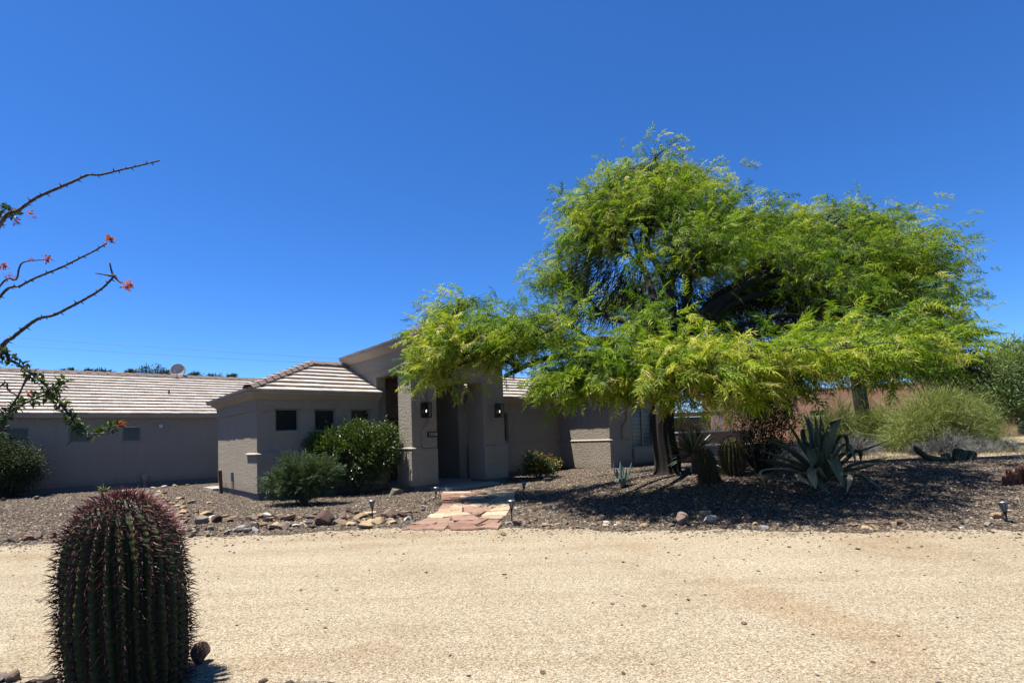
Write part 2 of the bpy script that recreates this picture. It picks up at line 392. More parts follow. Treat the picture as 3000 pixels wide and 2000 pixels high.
# small dark stones strayed over the driveway
n = 2600
X = nr.uniform(-9, 9, n); e = edge_y(X); t = nr.random(n)
Y = np.where(t < 0.8, e - nr.exponential(0.34, n), nr.uniform(2.9, 8.5, n)); ok = (Y < e) & (Y > 2.8)
X, Y = X[ok], Y[ok]
pebbles('stray_pebbles', X, Y, np.clip(nr.lognormal(-4.55, 0.42, len(X)), 0.005, 0.03), nr.beta(1.1, 2.6, len(X)), PEB, 0.006)
n = 26000
Y = 2.85 + 3.6*nr.random(n)**1.5; X = nr.uniform(-1, 1, n)*(Y*0.97+0.2)
ok = Y > np.interp(X, [-3.2, -1.2, 0.5, 3], [3.4, 3.2, 1.9, 1.5])
X, Y = X[ok], Y[ok]
GRAN = leaf_mat('granite_grain', [(0, (0.156, 0.126, 0.0882)), (0.5, (0.29, 0.244, 0.171)), (1, (0.396, 0.355, 0.279))], trans=0, rough=0.95, spec=0.1)
pebbles('granite_grains', X, Y, nr.uniform(0.003, 0.0065, len(X)), nr.random(len(X)), GRAN, 0.006)

# ------------------------------------------------------------------ the house (house frame: p right along the front, q to the back)
HX, HY, YAW = -6.7625, 14.3411, 0.6986
HC, HS = math.cos(YAW), math.sin(YAW)
def hw(p, q, z=0.0): return np.array([HX + p*HC - q*HS, HY + p*HS + q*HC, z])
house = thing('house', (HX, HY, 0), 'long low taupe stucco house with tan tile roofs and tall entry portico', 'house', rz=YAW)
ZB, ZL, ZBAND, ZS, ZE = 0.18, 1.195, 2.376, 2.69, 2.86
OV = 0.28
def wall_grid(mb, axis, at, thick, a0, a1, z0, z1, holes=()):
    """wall in the plane axis ('q': front faces -q, 'p': left faces -p); body from at to at+thick; holes (a0,a1,z0,z1) cut through"""
    A = sorted({a0, a1, *[h[0] for h in holes], *[h[1] for h in holes]}); Z = sorted({z0, z1, *[h[2] for h in holes], *[h[3] for h in holes]})
    A = [a for a in A if a0 <= a <= a1]; Z = [z for z in Z if z0 <= z <= z1]
    def solid(i, j):
        if i < 0 or j < 0 or i >= len(A)-1 or j >= len(Z)-1: return False
        ca, cz = (A[i]+A[i+1])/2, (Z[j]+Z[j+1])/2
        return not any(h[0] < ca < h[1] and h[2] < cz < h[3] for h in holes)
    def P(a, t, z): return (a, t, z) if axis == 'q' else (t, a, z)
    t0, t1 = at, at + thick
    for i in range(len(A)-1):
        for j in range(len(Z)-1):
            if not solid(i, j): continue
            x0, x1, y0, y1 = A[i], A[i+1], Z[j], Z[j+1]
            qs = [[P(x0,t0,y0),P(x1,t0,y0),P(x1,t0,y1),P(x0,t0,y1)], [P(x0,t1,y0),P(x0,t1,y1),P(x1,t1,y1),P(x1,t1,y0)]]
            if not solid(i-1, j): qs.append([P(x0,t0,y0),P(x0,t0,y1),P(x0,t1,y1),P(x0,t1,y0)])
            if not solid(i+1, j): qs.append([P(x1,t0,y0),P(x1,t1,y0),P(x1,t1,y1),P(x1,t0,y1)])
            if not solid(i, j-1): qs.append([P(x0,t0,y0),P(x0,t1,y0),P(x1,t1,y0),P(x1,t0,y0)])
            if not solid(i, j+1): qs.append([P(x0,t0,y1),P(x1,t0,y1),P(x1,t1,y1),P(x0,t1,y1)])
            for q in qs: mb.add(q, [(0, 1, 2, 3)])
    return mb
def part(name, mb, m, parent=None, smooth=False, label=None):
    o = mb.build(name, m, parent or house, smooth)
    if label: o['label'] = label
    return o
def clip(poly, nrm, c):
    out = []
    for i in range(len(poly)):
        a, b = poly[i], poly[(i+1) % len(poly)]
        da, db = nrm[0]*a[0]+nrm[1]*a[1]-c, nrm[0]*b[0]+nrm[1]*b[1]-c
        if da <= 0: out.append(a)
        if (da < 0 < db) or (db < 0 < da):
            t = da/(da-db); out.append((a[0]+t*(b[0]-a[0]), a[1]+t*(b[1]-a[1])))
    return out
def tiled(mb, poly, expo=0.385, width=0.33, thick=0.075, gap=0.006):
    """poly: 3-D convex polygon of one roof slope, first edge = eave (left to right seen from outside)"""
    P = [Vector(p) for p in poly]; sx = (P[1]-P[0]).normalized(); nrm = sx.cross((P[2]-P[0])).normalized()
    if nrm.z < 0: nrm = -nrm
    ty = nrm.cross(sx)
    loc = [((p-P[0]).dot(sx), (p-P[0]).dot(ty)) for p in P]
    s0, s1 = min(a for a, b in loc), max(a for a, b in loc); t1 = max(b for a, b in loc)
    edges = []
    for i in range(len(loc)):
        a, b = loc[i], loc[(i+1) % len(loc)]; n2 = (b[1]-a[1], -(b[0]-a[0])); l = math.hypot(*n2)
        if l > 1e-6: n2 = (n2[0]/l, n2[1]/l); edges.append((n2, n2[0]*a[0]+n2[1]*a[1]))
    # deck
    mb.add([tuple(p - nrm*0.05) for p in P] + [tuple(p - nrm*0.004) for p in P],
           [tuple(reversed(range(len(P)))), tuple(range(len(P), 2*len(P)))] + [(i, (i+1) % len(P), (i+1) % len(P)+len(P), i+len(P)) for i in range(len(P))], 0.2)
    for r in range(int(math.ceil(t1/expo))):
        ta, tb = r*expo, min((r+1)*expo+0.05, t1+0.05)
        off = (r % 2)*width*0.5 + rnd.uniform(-.02, .02)
        k = int((s0-off)/width)-1
        while s0 <= s1:
            a = off + k*width; b = a + width - gap; k += 1
            if a > s1: break
            if b < s0: continue
            tl = ta + rnd.uniform(-.006, .006)
            q = [(a, tl), (b, tl), (b, tb), (a, tb)]
            for n2, c in edges[1:]:
                q = clip(q, n2, c)
                if len(q) < 3: break
            if len(q) < 3: continue
            lift = rnd.uniform(-0.003, 0.004)
            def top(t): return thick + lift - 0.062*(t-ta)/(expo+0.05)
            def w(u, t, h): return tuple(P[0] + sx*u + ty*t + nrm*h)
            m_ = len(q)
            Vv = [w(u, t, top(t)) for u, t in q] + [w(u, t, max(top(t)-0.066, -0.003)) for u, t in q]
            mb.add(Vv, [tuple(range(m_)), tuple(reversed(range(m_, 2*m_)))] + [(i, i+m_, (i+1) % m_+m_, (i+1) % m_) for i in range(m_)], rnd.betavariate(2.4, 2.0))
    return mb
def caps(mb, a, b, w=0.15, step=0.36):
    a, b = Vector(a), Vector(b); d = (b-a); L = d.length; d.normalize(); n = int(L/step)
    side = d.cross(Vector((0, 0, 1))).normalized(); up = side.cross(d)
    for i in range(n):
        p0 = a + d*(i*L/n); p1 = a + d*((i+1)*L/n + 0.05)
        def prof(p, r, h): return [tuple(p + side*(-w*r) + up*(-0.055+h)), tuple(p + side*(-w*r*0.55) + up*(0.035+h)), tuple(p + side*(w*r*0.55) + up*(0.035+h)), tuple(p + side*(w*r) + up*(-0.055+h))]
        A0, A1 = prof(p0, 1.0, 0.055), prof(p1, 0.86, 0.03); B0 = [tuple(Vector(q)-up*0.025) for q in A0]; B1 = [tuple(Vector(q)-up*0.025) for q in A1]
        Vv = A0 + A1 + B0 + B1
        mb.add(Vv, [(0,1,5,4),(1,2,6,5),(2,3,7,6),(8,12,13,9),(9,13,14,10),(10,14,15,11),(0,8,9,1),(1,9,10,2),(2,10,11,3),(4,5,13,12),(5,6,14,13),(6,7,15,14),(0,4,12,8),(3,11,15,7)], rnd.random())
    return mb
EAVE_PROF = [(0.0, -0.185), (0.05, -0.185), (0.065, -0.17), (0.265, -0.03), (0.28, 0.0), (0.0, -0.002)]
def fascia(mb, path, zt, closed=False, prof=EAVE_PROF):
    """sweep the eave profile along a plan path (outside on the right of the direction), mitred"""
    P = [Vector((p[0], p[1])) for p in path]; n = len(P); rings = []
    for i in range(n):
        pv = P[i-1] if (i > 0 or closed) else None; nx = P[(i+1) % n] if (i < n-1 or closed) else None
        d1 = (P[i]-pv).normalized() if pv is not None else None; d2 = (nx-P[i]).normalized() if nx is not None else None
        d1 = d1 or d2; d2 = d2 or d1
        n1, n2 = Vector((d1.y, -d1.x)), Vector((d2.y, -d2.x)); m = (n1+n2); m = m/(m.dot(n1))
        rings.append([(P[i].x+m.x*o, P[i].y+m.y*o, zt+z) for o, z in prof])
    k = len(prof); Vv = [p for r in rings for p in r]; F = []
    for i in range(n if closed else n-1):
        j = (i+1) % n
        for q in range(k): F.append((i*k+q, i*k+(q+1) % k, j*k+(q+1) % k, j*k+q))
    if not closed: F.append(tuple(reversed(range(k)))); F.append(tuple(range((n-1)*k, n*k)))
    return mb.add(Vv, F)
def window(p0, p1, z0, z1, q, style='plain', axis='q', wall_t=0.2):
    fr = MB(); w = 0.045; d0, d1 = q+0.05, q+0.10
    fr.box(p0, p1, d0, d1, z0, z0+w).box(p0, p1, d0, d1, z1-w, z1).box(p0, p0+w, d0, d1, z0+w, z1-w).box(p1-w, p1, d0, d1, z0+w, z1-w)
    if style == 'slider': c = (p0+p1)/2; fr.box(c-0.03, c+0.03, d0-0.004, d1-0.004, z0+w, z1-w)
    f = part('window', fr, FRAME)
    pn = MB().box(p0+w, p1-w, d1-0.025, d1-0.015, z0+w, z1-w); part('pane', pn, GLASS if style == 'plain' else CLEAR, f)
    if style != 'plain':
        bl = MB(); z = z0+0.07
        while z < z1-0.06:
            a, b = p0+w+0.01, p1-w-0.01
            bl.add([(a, d1+0.05, z), (b, d1+0.05, z), (b, d1+0.088, z+0.028), (a, d1+0.088, z+0.028)], [(0, 1, 2, 3)]); z += 0.052
        part('blind', bl, BLIND, f)
        part('dark_backing', MB().box(p0-0.1, p1+0.8, q+0.5, q+0.54, z0-0.2, z1+0.2).box(p0-.1, p0-.06, q+.201, q+.499, z0-.2, z1+.2).box(p1+.76, p1+.8, q+.201, q+.499, z0-.2, z1+.2).box(p0-.06, p1+.76, q+.201, q+.499, z1+.16, z1+.2).box(p0-.06, p1+.76, q+.201, q+.499, z0-.2, z0-.16), DARKROOM, f)  # near-black backing box, darkness of the unlit room put into its colour
    sl = MB().box(p0-0.0, p1+0.0, q-0.02, q+0.05, z0-0.03, z0-0.001); part('sill', sl, STUCCO_LIGHT, f)
    return f

# --- front block
BW, BL = 3.5, 4.5
wins = [(0.461, 1.102), (1.527, 2.146), (2.605, 3.225)]; wz0, wz1 = 1.795, 2.434
mb = MB(); wall_grid(mb, 'q', 0, 0.2, 0, BW, ZB, ZE, [(a, b, wz0, wz1) for a, b in wins]); part('wall', mb, STUCCO)
part('wall', MB().box(0, 0.2, 0.2, BL, ZB, ZE), STUCCO)
part('wall', MB().box(0.2, BW, BL-0.2, BL, ZB, ZE), STUCCO)
for a, b in wins: window(a, b, wz0, wz1, 0)
# frieze: raised band under the eave, stepping over the windows; wainscot with its ledge
mb = MB(); wall_grid(mb, 'q', -0.03, 0.028, -0.03, BW, ZBAND, ZS, [(a-0.06, b+0.06, ZBAND, wz1+0.0) for a, b in wins])
mb.box(-0.03, -0.002, 0.0, BL+0.03, ZBAND, ZS); part('frieze', mb, STUCCO)
mb = MB().box(-0.02, BW, -0.06, -0.002, ZB, ZL); mb.box(-0.02, -0.001, 0.0, 0.9, ZB, ZL); part('wainscot', mb, STUCCO)
LEDGE_PROF = [(0.003, 0.0), (0.075, 0.0), (0.078, 0.014), (0.003, 0.055)]
part('ledge', fascia(MB(), [(0, .9), (0, 0), (BW, 0)], ZL+.002, prof=LEDGE_PROF), STUCCO_LIGHT)
mb = MB().box(0.04, BW, 0.02, 0.15, -0.3, ZB-0.002).box(0.04, 0.15, 0.16, BL-0.04, -0.3, ZB-0.002); part('foundation', mb, STEM)
part('eave', fascia(MB(), [(0, BL), (0, 0), (BW, 0)], ZE), STUCCO_LIGHT)
sl = 0.44; ya, yb = -OV, BL+OV; half = (yb-ya)/2; zr = ZE + half*sl; pk = -OV+half
rf = MB()
tiled(rf, [(-OV, ya, ZE+.004), (BW-.005, ya, ZE+.004), (BW-.005, ya+half, zr), (pk, ya+half, zr)])
tiled(rf, [(-OV, yb, ZE+.004), (-OV, ya, ZE+.004), (pk, ya+half, zr)])
tiled(rf, [(BW+2, yb, ZE+.004), (-OV, yb, ZE+.004), (pk, ya+half, zr), (BW+2, ya+half, zr)])
blk_roof = part('roof', rf, TILE)
part('ridge_cap', caps(caps(MB(), (-OV, ya, ZE+.08), (pk, ya+half, zr+.08)), (pk, ya+half, zr+.08), (BW, ya+half, zr+.08)), TILECAP, blk_roof)

# --- entry portico
PA, PB, QF, QB = 3.5, 6.81, -2.0, 2.0
ZP = 4.22; PIL = 0.75; OP0, OP1, ZA = 4.284, 5.95, 3.12
part('wall', wall_grid(MB(), 'q', QF, 0.35, PA, PB, ZB, ZP, [(OP0, OP1, ZB, ZA)]), STUCCO, label='front wall of the entry portico with the doorway opening')
def side(p):
    mb = MB(); wall_grid(mb, 'p', p, 0.3, QF+0.35, QB, 0.0, ZP, [(QF+PIL, 0.12, 0.0, 3.42)]); return mb
part('wall', side(PA), STUCCO, label='left side wall of the portico with its tall opening')
part('wall', side(PB-0.3), STUCCO)
part('wall', MB().box(PA+0.3, OP0+0.0, QF+0.35, QF+PIL, ZB, 3.4), STUCCO)
part('wall', MB().box(OP1, PB-0.3, QF+0.35, QF+PIL, ZB, 3.4), STUCCO)
part('wall', MB().box(PA+0.3, PB-0.3, 1.75, 1.95, 0.0, ZP), STUCCO, label='shaded back wall inside the portico')
part('ceiling', MB().box(PA+0.301, PB-0.301, QF+PIL+.002, 1.748, 3.5, 3.6), STUCCO)
# rounded corners of the front opening
def fillet(cx, sgn, r=0.16, n=6):
    pts = [(cx, ZA)] + [(cx + sgn*(r - r*math.sin(t*math.pi/2/n)), ZA - (r - r*math.cos(t*math.pi/2/n))) for t in range(n+1)]
    pts = [(cx, ZA+0.0)] + [(cx+sgn*(r-r*math.cos(a)), ZA-r+r*math.sin(a)) for a in np.linspace(0, math.pi/2, n+1)]
    return pts if sgn < 0 else pts[::-1]
for fa in ((OP0, 1), (OP1, -1)): part('arch_corner', MB().prism(fillet(*fa), QF+0.001, QF+0.34), STUCCO)
# raised stepped surround
mb = MB(); y0, y1 = QF-0.045, QF-0.002
mb.prism([(3.79, ZL+.03), (OP0, ZL+.03), (OP0, 3.45), (4.02, 3.45), (4.02, 1.94), (3.79, 1.70)], y0, y1)
mb.prism([(OP1, ZL+.03), (6.41, ZL+.03), (6.41, 1.70), (6.17, 1.94), (6.17, 3.45), (OP1, 3.45)], y0, y1)
mb.prism([(OP0, ZA), (OP1, ZA), (OP1, 3.45), (OP0, 3.45)], y0, y1); part('surround', mb, STUCCO)
mb = MB(); mb.box(PA-0.06, OP0, QF-0.06, QF-0.002, ZB, ZL).box(PA-0.06, PA-0.002, QF, QF+PIL+0.03, ZB, ZL); part('wainscot', mb, STUCCO); mb = MB()
mb.box(OP1, PB+0.06, QF-0.06, QF-0.002, ZB, ZL).box(PB+0.002, PB+0.06, QF, QF+PIL, ZB, ZL); part('wainscot', mb, STUCCO)
part('ledge', fascia(MB(), [(PA, QF+PIL+.03), (PA, QF), (PA+.285, QF)], ZL+.002, prof=LEDGE_PROF), STUCCO_LIGHT)
part('ledge', fascia(MB(), [(6.42, QF), (PB, QF), (PB, QF+PIL)], ZL+.002, prof=LEDGE_PROF), STUCCO_LIGHT)
part('foundation', MB().box(PA+.03, OP0-.03, QF+.0, QF+PIL-.02, -0.3, ZB-.002), STEM); part('foundation', MB().box(OP1+.03, PB-.03, QF+.0, QF+PIL-.02, -0.3, ZB-.002), STEM)
mb = MB().box(PA-0.03, PB+.03, QF-0.03, QF-.002, 3.62, ZP-0.16).box(PA-0.03, PA-.002, QF, QB, 3.62, ZP-.16).box(PB+.002, PB+.03, QF, QB, 3.62, ZP-.16); part('frieze', mb, STUCCO)
part('eave', fascia(MB(), [(PA, QB), (PA, QF), (PB, QF), (PB, QB)], ZP, closed=True), STUCCO_LIGHT)
rf = MB(); x0, x1, y0, y1 = PA-OV, PB+OV, QF-OV, QB+OV; hh = (x1-x0)/2; zt = ZP+hh*0.42; xc = (x0+x1)/2
tiled(rf, [(x0, y0, ZP+.004), (x1, y0, ZP+.004), (xc, y0+hh, zt)])
tiled(rf, [(x0, y1, ZP+.004), (x0, y0, ZP+.004), (xc, y0+hh, zt), (xc, y1-hh, zt)])
tiled(rf, [(x1, y0, ZP+.004), (x1, y1, ZP+.004), (xc, y1-hh, zt), (xc, y0+hh, zt)])
tiled(rf, [(x1, y1, ZP+.004), (x0, y1, ZP+.004), (xc, y1-hh, zt)])
prf = part('roof', rf, TILE)
mb = MB()
for a in ((x0, y0), (x1, y0)): caps(mb, (*a, ZP+.08), (xc, y0+hh, zt+.08))
caps(mb, (xc, y0+hh, zt+.05), (xc, y1-hh, zt+.05)); part('ridge_cap', mb, TILECAP, prf)
door = part('door', MB().box(4.75, 5.65, 1.705, 1.749, .112, 2.25), DOORWOOD)
mb = MB()
for i in range(2):
    for j in range(3): mb.box(4.83+i*0.39, 5.18+i*0.39, 1.69, 1.704, ZB+0.12+j*0.66, ZB+0.66+j*0.66)
part('door_panel', mb, DOORWOOD, door)

# --- middle wall between portico and right block
QM, PR, QR = 0.13, 11.4, -2.4245; PE = 15.5
mwin = (7.55, 8.72, 1.30, 2.36)
part('wall', wall_grid(MB(), 'q', QM, 0.2, PB+.002, PR, ZB, ZE, [mwin]), STUCCO)
mw = window(*mwin, QM, 'slider')
mb = MB(); wall_grid(mb, 'q', QM-.03, .028, PB+.002, PR-.002, ZBAND, ZS, [(mwin[0]-.05, mwin[1]+.05, ZBAND, ZBAND+.002)]); part('frieze', mb, STUCCO)
part('wainscot', MB().box(PB+.062, PR-.06, QM-.06, QM-.002, ZB, ZL), STUCCO)
part('eave', fascia(MB(), [(PB+.002, QM), (PR, QM)], ZE), STUCCO_LIGHT)
rf = MB(); tiled(rf, [(PB+.005, QM-OV, ZE+.004), (PR+2.0, QM-OV, ZE+.004), (PR+2.0, 2.4, ZE+(2.4-QM+OV)*sl), (PB+.005, 2.4, ZE+(2.4-QM+OV)*sl)])
tiled(rf, [(PR+2, 4.8, ZE+.004), (PB+.005, 4.8, ZE+.004), (PB+.005, 2.4, ZE+(2.4-QM+OV)*sl), (PR+2, 2.4, ZE+(2.4-QM+OV)*sl)]); part('roof', rf, TILE)
part('wall', MB().box(BW, PR, BL-0.2, BL, ZB, ZE), STUCCO)
part('foundation', MB().box(PB, PE, QM+.02, QM+.15, -0.3, ZB-.002), STEM)
mb = MB().box(6.98, 7.2, QM-.16, QM-.062, 0.92, 1.2); part('meter_box', mb, BRONZE)

# --- right block
rwin = (PR+1.283, PR+2.764, 0.90, 2.42)
part('wall', wall_grid(MB(), 'q', QR, 0.2, PR, PE, ZB, ZE, [rwin]), STUCCO)
part('wall', MB().box(PR, PR+0.2, QR+.2, QM+.2, ZB, ZE), STUCCO)
part('wall', MB().box(PE-0.2, PE, QR+.2, BL, ZB, ZE), STUCCO)
window(*rwin, QR, 'slider')
mb = MB().box(PR-.03, PR-.002, QR, QM-.002, ZBAND, ZS).box(PR-.03, PR+.85, QR-.03, QR-.002, ZBAND, ZS); part('frieze', mb, STUCCO)
mb = MB().box(PR-.06, PR+1.2, QR-.06, QR-.002, ZB, ZL).box(PR-.06, PR-.002, QR, QM-.062, ZB, ZL); part('wainscot', mb, STUCCO)
part('ledge', fascia(MB(), [(PR, QM-.09), (PR, QR), (PR+.675, QR)], ZL+.002, prof=LEDGE_PROF), STUCCO_LIGHT)
part('ledge', fascia(MB(), [(PB+.08, QM), (PR-.08, QM)], ZL+.002, prof=LEDGE_PROF), STUCCO_LIGHT)
a = PR+0.68
left_jamb = [(a, ZL+.03), (rwin[0], ZL+.03), (rwin[0], 3.0 if False else ZS-.01), (a+.5, ZS-.01), (a+.36, 2.62), (a+.32, 2.5), (a+.32, 1.98), (a+.2, 1.86), (a+.03, 1.72), (a, 1.66)]
mb = MB(); mb.prism(left_jamb, QR-.06, QR-.002)
bb = rwin[1]; mb.prism([(bb, ZL+.03), (bb+.6, ZL+.03), (bb+.6, 1.66), (bb+.28, 1.98), (bb+.28, 2.5), (bb+.1, ZS-.01), (bb, ZS-.01)], QR-.06, QR-.002)
mb.prism([(rwin[0], rwin[3]), (rwin[1], rwin[3]), (rwin[1], ZS-.01), (rwin[0], ZS-.01)], QR-.06, QR-.002); part('surround', mb, STUCCO)
part('sill_block', MB().box(rwin[0]-.06, rwin[1]+.08, QR-.14, QR-.062, 0.3, 0.87), STUCCO)
part('foundation', MB().box(PR+.03, PE-.03, QR+.02, QR+.15, -0.3, ZB-.002).box(PR+.03, PR+.15, QR+.16, QM, -0.3, ZB-.002), STEM)
part('eave', fascia(MB(), [(PR, QM-OV), (PR, QR), (PE, QR), (PE, BL)], ZE), STUCCO_LIGHT)
x0, x1, y0, y1 = PR-OV, PE+OV, QR-OV, BL+OV; hh = (x1-x0)/2; zt = ZE+hh*sl; xc = (x0+x1)/2
rf = MB(); tiled(rf, [(x0, y0, ZE+.004), (x1, y0, ZE+.004), (xc, y0+hh, zt)])
tiled(rf, [(x0, y1, ZE+.004), (x0, y0, ZE+.004), (xc, y0+hh, zt), (xc, y1, zt)])
tiled(rf, [(x1, y0, ZE+.004), (x1, y1, ZE+.004), (xc, y1, zt), (xc, y0+hh, zt)]); rr = part('roof', rf, TILE)
part('ridge_cap', caps(caps(MB(), (x0, y0, ZE+.05), (xc, y0+hh, zt+.05)), (xc, y0+hh, zt+.05), (xc, y1, zt+.05)), TILECAP, rr)

# --- long left wing
QW, WA, WB = 10.456, -20.0, 7.0
ww = [(-5.41, -4.81, 1.81, 2.386), (-3.73, -3.13, 1.81, 2.386), (-2.11, -1.52, 1.80, 2.386)]
part('wall', wall_grid(MB(), 'q', QW, 0.2, WA, WB, ZB, ZE-.03, ww), STUCCO, label='long plain wall of the left wing')
for w4 in ww: window(*w4, QW)
part('foundation', MB().box(WA, WB, QW+.02, QW+.15, -0.3, ZB-.002), STEM)
part('frieze', MB().box(WA, WB, QW-.05, QW-.002, ZS-.005, ZE-.17), STUCCO)
part('eave', fascia(MB(), [(WA, QW), (WB, QW)], ZE-.03, prof=[(0.0, -0.15), (0.05, -0.14), (0.1, -0.11), (0.2, -0.1), (0.22, 0), (0, -.002)]), STUCCO_LIGHT)
ez, ry = ZE-.03, 15.0; rz = ez+(ry-QW+.24)*0.43
rf = MB(); tiled(rf, [(WA, QW-.24, ez+.004), (WB, QW-.24, ez+.004), (WB, ry, rz), (WA, ry, rz)])
tiled(rf, [(WB, 2*ry-QW+.24, ez+.004), (WA, 2*ry-QW+.24, ez+.004), (WA, ry, rz), (WB, ry, rz)], expo=0.9, width=1.5); wr = part('roof', rf, TILE)
part('ridge_cap', caps(MB(), (WA, ry, rz+.05), (WB, ry, rz+.05)), TILECAP, wr)
mb = MB().tube([(-0.29, 12.5, ez+(12.5-QW+.24)*.43-.02), (-0.29, 12.5, ez+(12.5-QW+.24)*.43+.22)], 0.035, 10).lathe([(0.09, 0), (0.05, .05)], 12, (-0.29, 12.5, ez+(12.5-QW+.24)*.43)); part('vent_pipe', mb, simple('rust_vent', (0.0928, 0.0406, 0.029), 0.8), wr)
part('wall', MB().box(4.0, 4.2, BL, QW, ZB, 2.6), STUCCO)
part('wall', MB().box(11, 11.2, BL, QW, ZB, 2.6), STUCCO)
part('flat_roof', MB().box(4.0, 11.2, BL+.25, QW-.25, 2.602, 2.7), STEM)

def slab(name, pts, z0, z1, m):
    V = [(*hw(*p)[:2], z0) for p in pts] + [(*hw(*p)[:2], z1) for p in pts]; n = len(pts)
    return kind(mesh_obj(name, np.array(V), [list(reversed(range(n))), list(range(n, 2*n))] + [[i, (i+1) % n, (i+1) % n+n, i+n] for i in range(n)], m), 'structure')
CONC = simple('concrete', (0.244, 0.226, 0.203), 0.9, nscale=5, namt=0.2, bmp=0.003)
slab('porch_slab', [(4.25, -2.75), (5.98, -2.75), (6.5, -1.27), (6.5, 1.74), (3.82, 1.74), (3.82, -1.27)], -0.1, 0.11, CONC)
slab('side_walk', [(-0.12, 4.75), (3.4, 4.75), (3.4, 6.2), (-0.12, 6.2)], -0.1, 0.09, CONC)

# --- things fixed to the house
def glow(name, col, st):
    m, nt, b = mat_new(name); b.inputs['Base Color'].default_value = (*col, 1)
    b.inputs['Emission Color'].default_value = (*col, 1); b.inputs['Emission Strength'].default_value = st; return m
BULB = glow('lit_bulb', (1.0, 0.78, 0.48), 2.2)
def lantern(p, label):
    L = hw(p, QF-.046, 2.06); t = thing('wall_lantern', L, label, 'wall lantern', 'black wall lanterns on the portico', YAW)
    w, d, h, b = 0.12, 0.2, 0.43, 0.018
    part('back_plate', MB().box(-0.085, 0.085, -0.02, -0.001, 0.02, h-.02), BLACK, t)
    mb = MB()
    for sx in (-w, w-b):
        for sy in (-d, -0.045): mb.box(sx, sx+b, sy, sy+b, b, h-b)
    mb.box(-w, w, -d, -0.022, 0, b).box(-w, w, -d, -0.022, h-b, h); part('cage', mb, BLACK, t)
    mb = MB().box(-w+.004, w-.004, -d+.004, -d+.008, b, h-b); part('pane', mb, CLEAR, t)
    part('socket', MB().lathe([(0.018, 0), (0.018, .07)], 12, (0, -0.11, b)), BLACK, t)
    part('bulb', MB().lathe([(0.005, 0), (0.008, .012), (0.013, .04), (0.012, .058), (0.004, .075)], 12, (0, -0.11, 0.15)), BULB, t, True)
    return t
lantern(3.885, 'lit black box lantern on the left pillar above the number plaque')
lantern(6.515, 'lit black box lantern on the right pillar of the portico')
# number plaque
pl = thing('address_plaque', hw(4.12, QF-.046, 1.59), 'black house number plaque with pale digits on the left portico pillar', 'sign', rz=YAW)
part('board', MB().box(-0.16, 0.16, -0.03, -0.001, -0.075, 0.075), BLACK, pl)
tc = bpy.data.curves.new('numerals', 'FONT'); tc.body = '12528'; tc.size = 0.115; tc.align_x = 'CENTER'; tc.align_y = 'CENTER'; tc.extrude = 0.004
to = bpy.data.objects.new('numerals_src', tc); COL.objects.link(to)
dg = bpy.context.evaluated_depsgraph_get(); nm = bpy.data.meshes.new_from_object(to.evaluated_get(dg)); bpy.data.objects.remove(to)
nm.materials.clear(); nm.materials.append(WHITE); no = link(bpy.data.objects.new('numerals', nm), pl); no.rotation_euler = (math.pi/2, 0, 0); no.location = (0.01, -0.036, 0)
# round light, pipe cover, satellite dish on the wing
wl = thing('wall_light', hw(-0.85, QW-.001, 2.38), 'small round pale bulkhead light on the shaded wall of the left wing', 'wall light', rz=YAW)
mb = MB(); mb.lathe([(0.10, 0), (0.10, .03)], 24); mb.v = [(x, -z, y) for x, y, z in mb.v]; part('base', mb, simple('grey_base', (0.145, 0.133, 0.122)), wl)
mb = MB(); mb.lathe([(0.085, .03), (0.08, .06), (0.055, .085), (0.02, .095)], 24); mb.v = [(x, -z, y) for x, y, z in mb.v]; part('diffuser', mb, WHITE, wl, True)
tag(MB().box(-0.09, 0.09, -0.12, -0.001, 0.28, 0.5).tube([(0, -0.06, -0.1), (0, -0.06, 0.3)], 0.045, 10).build('pipe_cover', STUCCO_LIGHT), 'stucco coloured pipe and box low on the wall of the left wing', 'pipe cover')
o = bpy.data.objects['pipe_cover']; o.location = hw(-1.4, QW, 0); o.rotation_euler = (0, 0, YAW)
dz = rz - 0.02
ds = thing('satellite_dish', hw(0.5, 15.2, dz), 'round pale satellite dish on the ridge of the left wing', 'satellite dish', rz=YAW-0.55)
part('mast', MB().tube([(0, 0, -0.1), (0, 0, 0.34)], 0.03, 8), simple('galvanised', (0.232, 0.232, 0.232), 0.5, 0.4), ds)
mb = MB(); mb.lathe([(0.02, 0.0), (0.18, .02), (0.3, .06), (0.36, .10), (0.355, .11), (0.28, .07), (0.15, .035), (0.01, .02)], 28); mb.v = [(x, -z*1.0, y*1.06) for x, y, z in mb.v]
dd = part('reflector', mb, simple('dish_grey', (0.267, 0.249, 0.238), 0.6), ds, True); dd.location = (0, -0.06, 0.34); dd.rotation_euler = (R_(-12), 0, 0)
lb = part('feed_arm', MB().tube([(0, -0.08, 0.05), (0, -0.42, 0.3)], 0.015, 6).box(-0.05, 0.05, -0.5, -0.4, 0.27, 0.37), simple('feed_grey', (0.319, 0.307, 0.29)), ds)
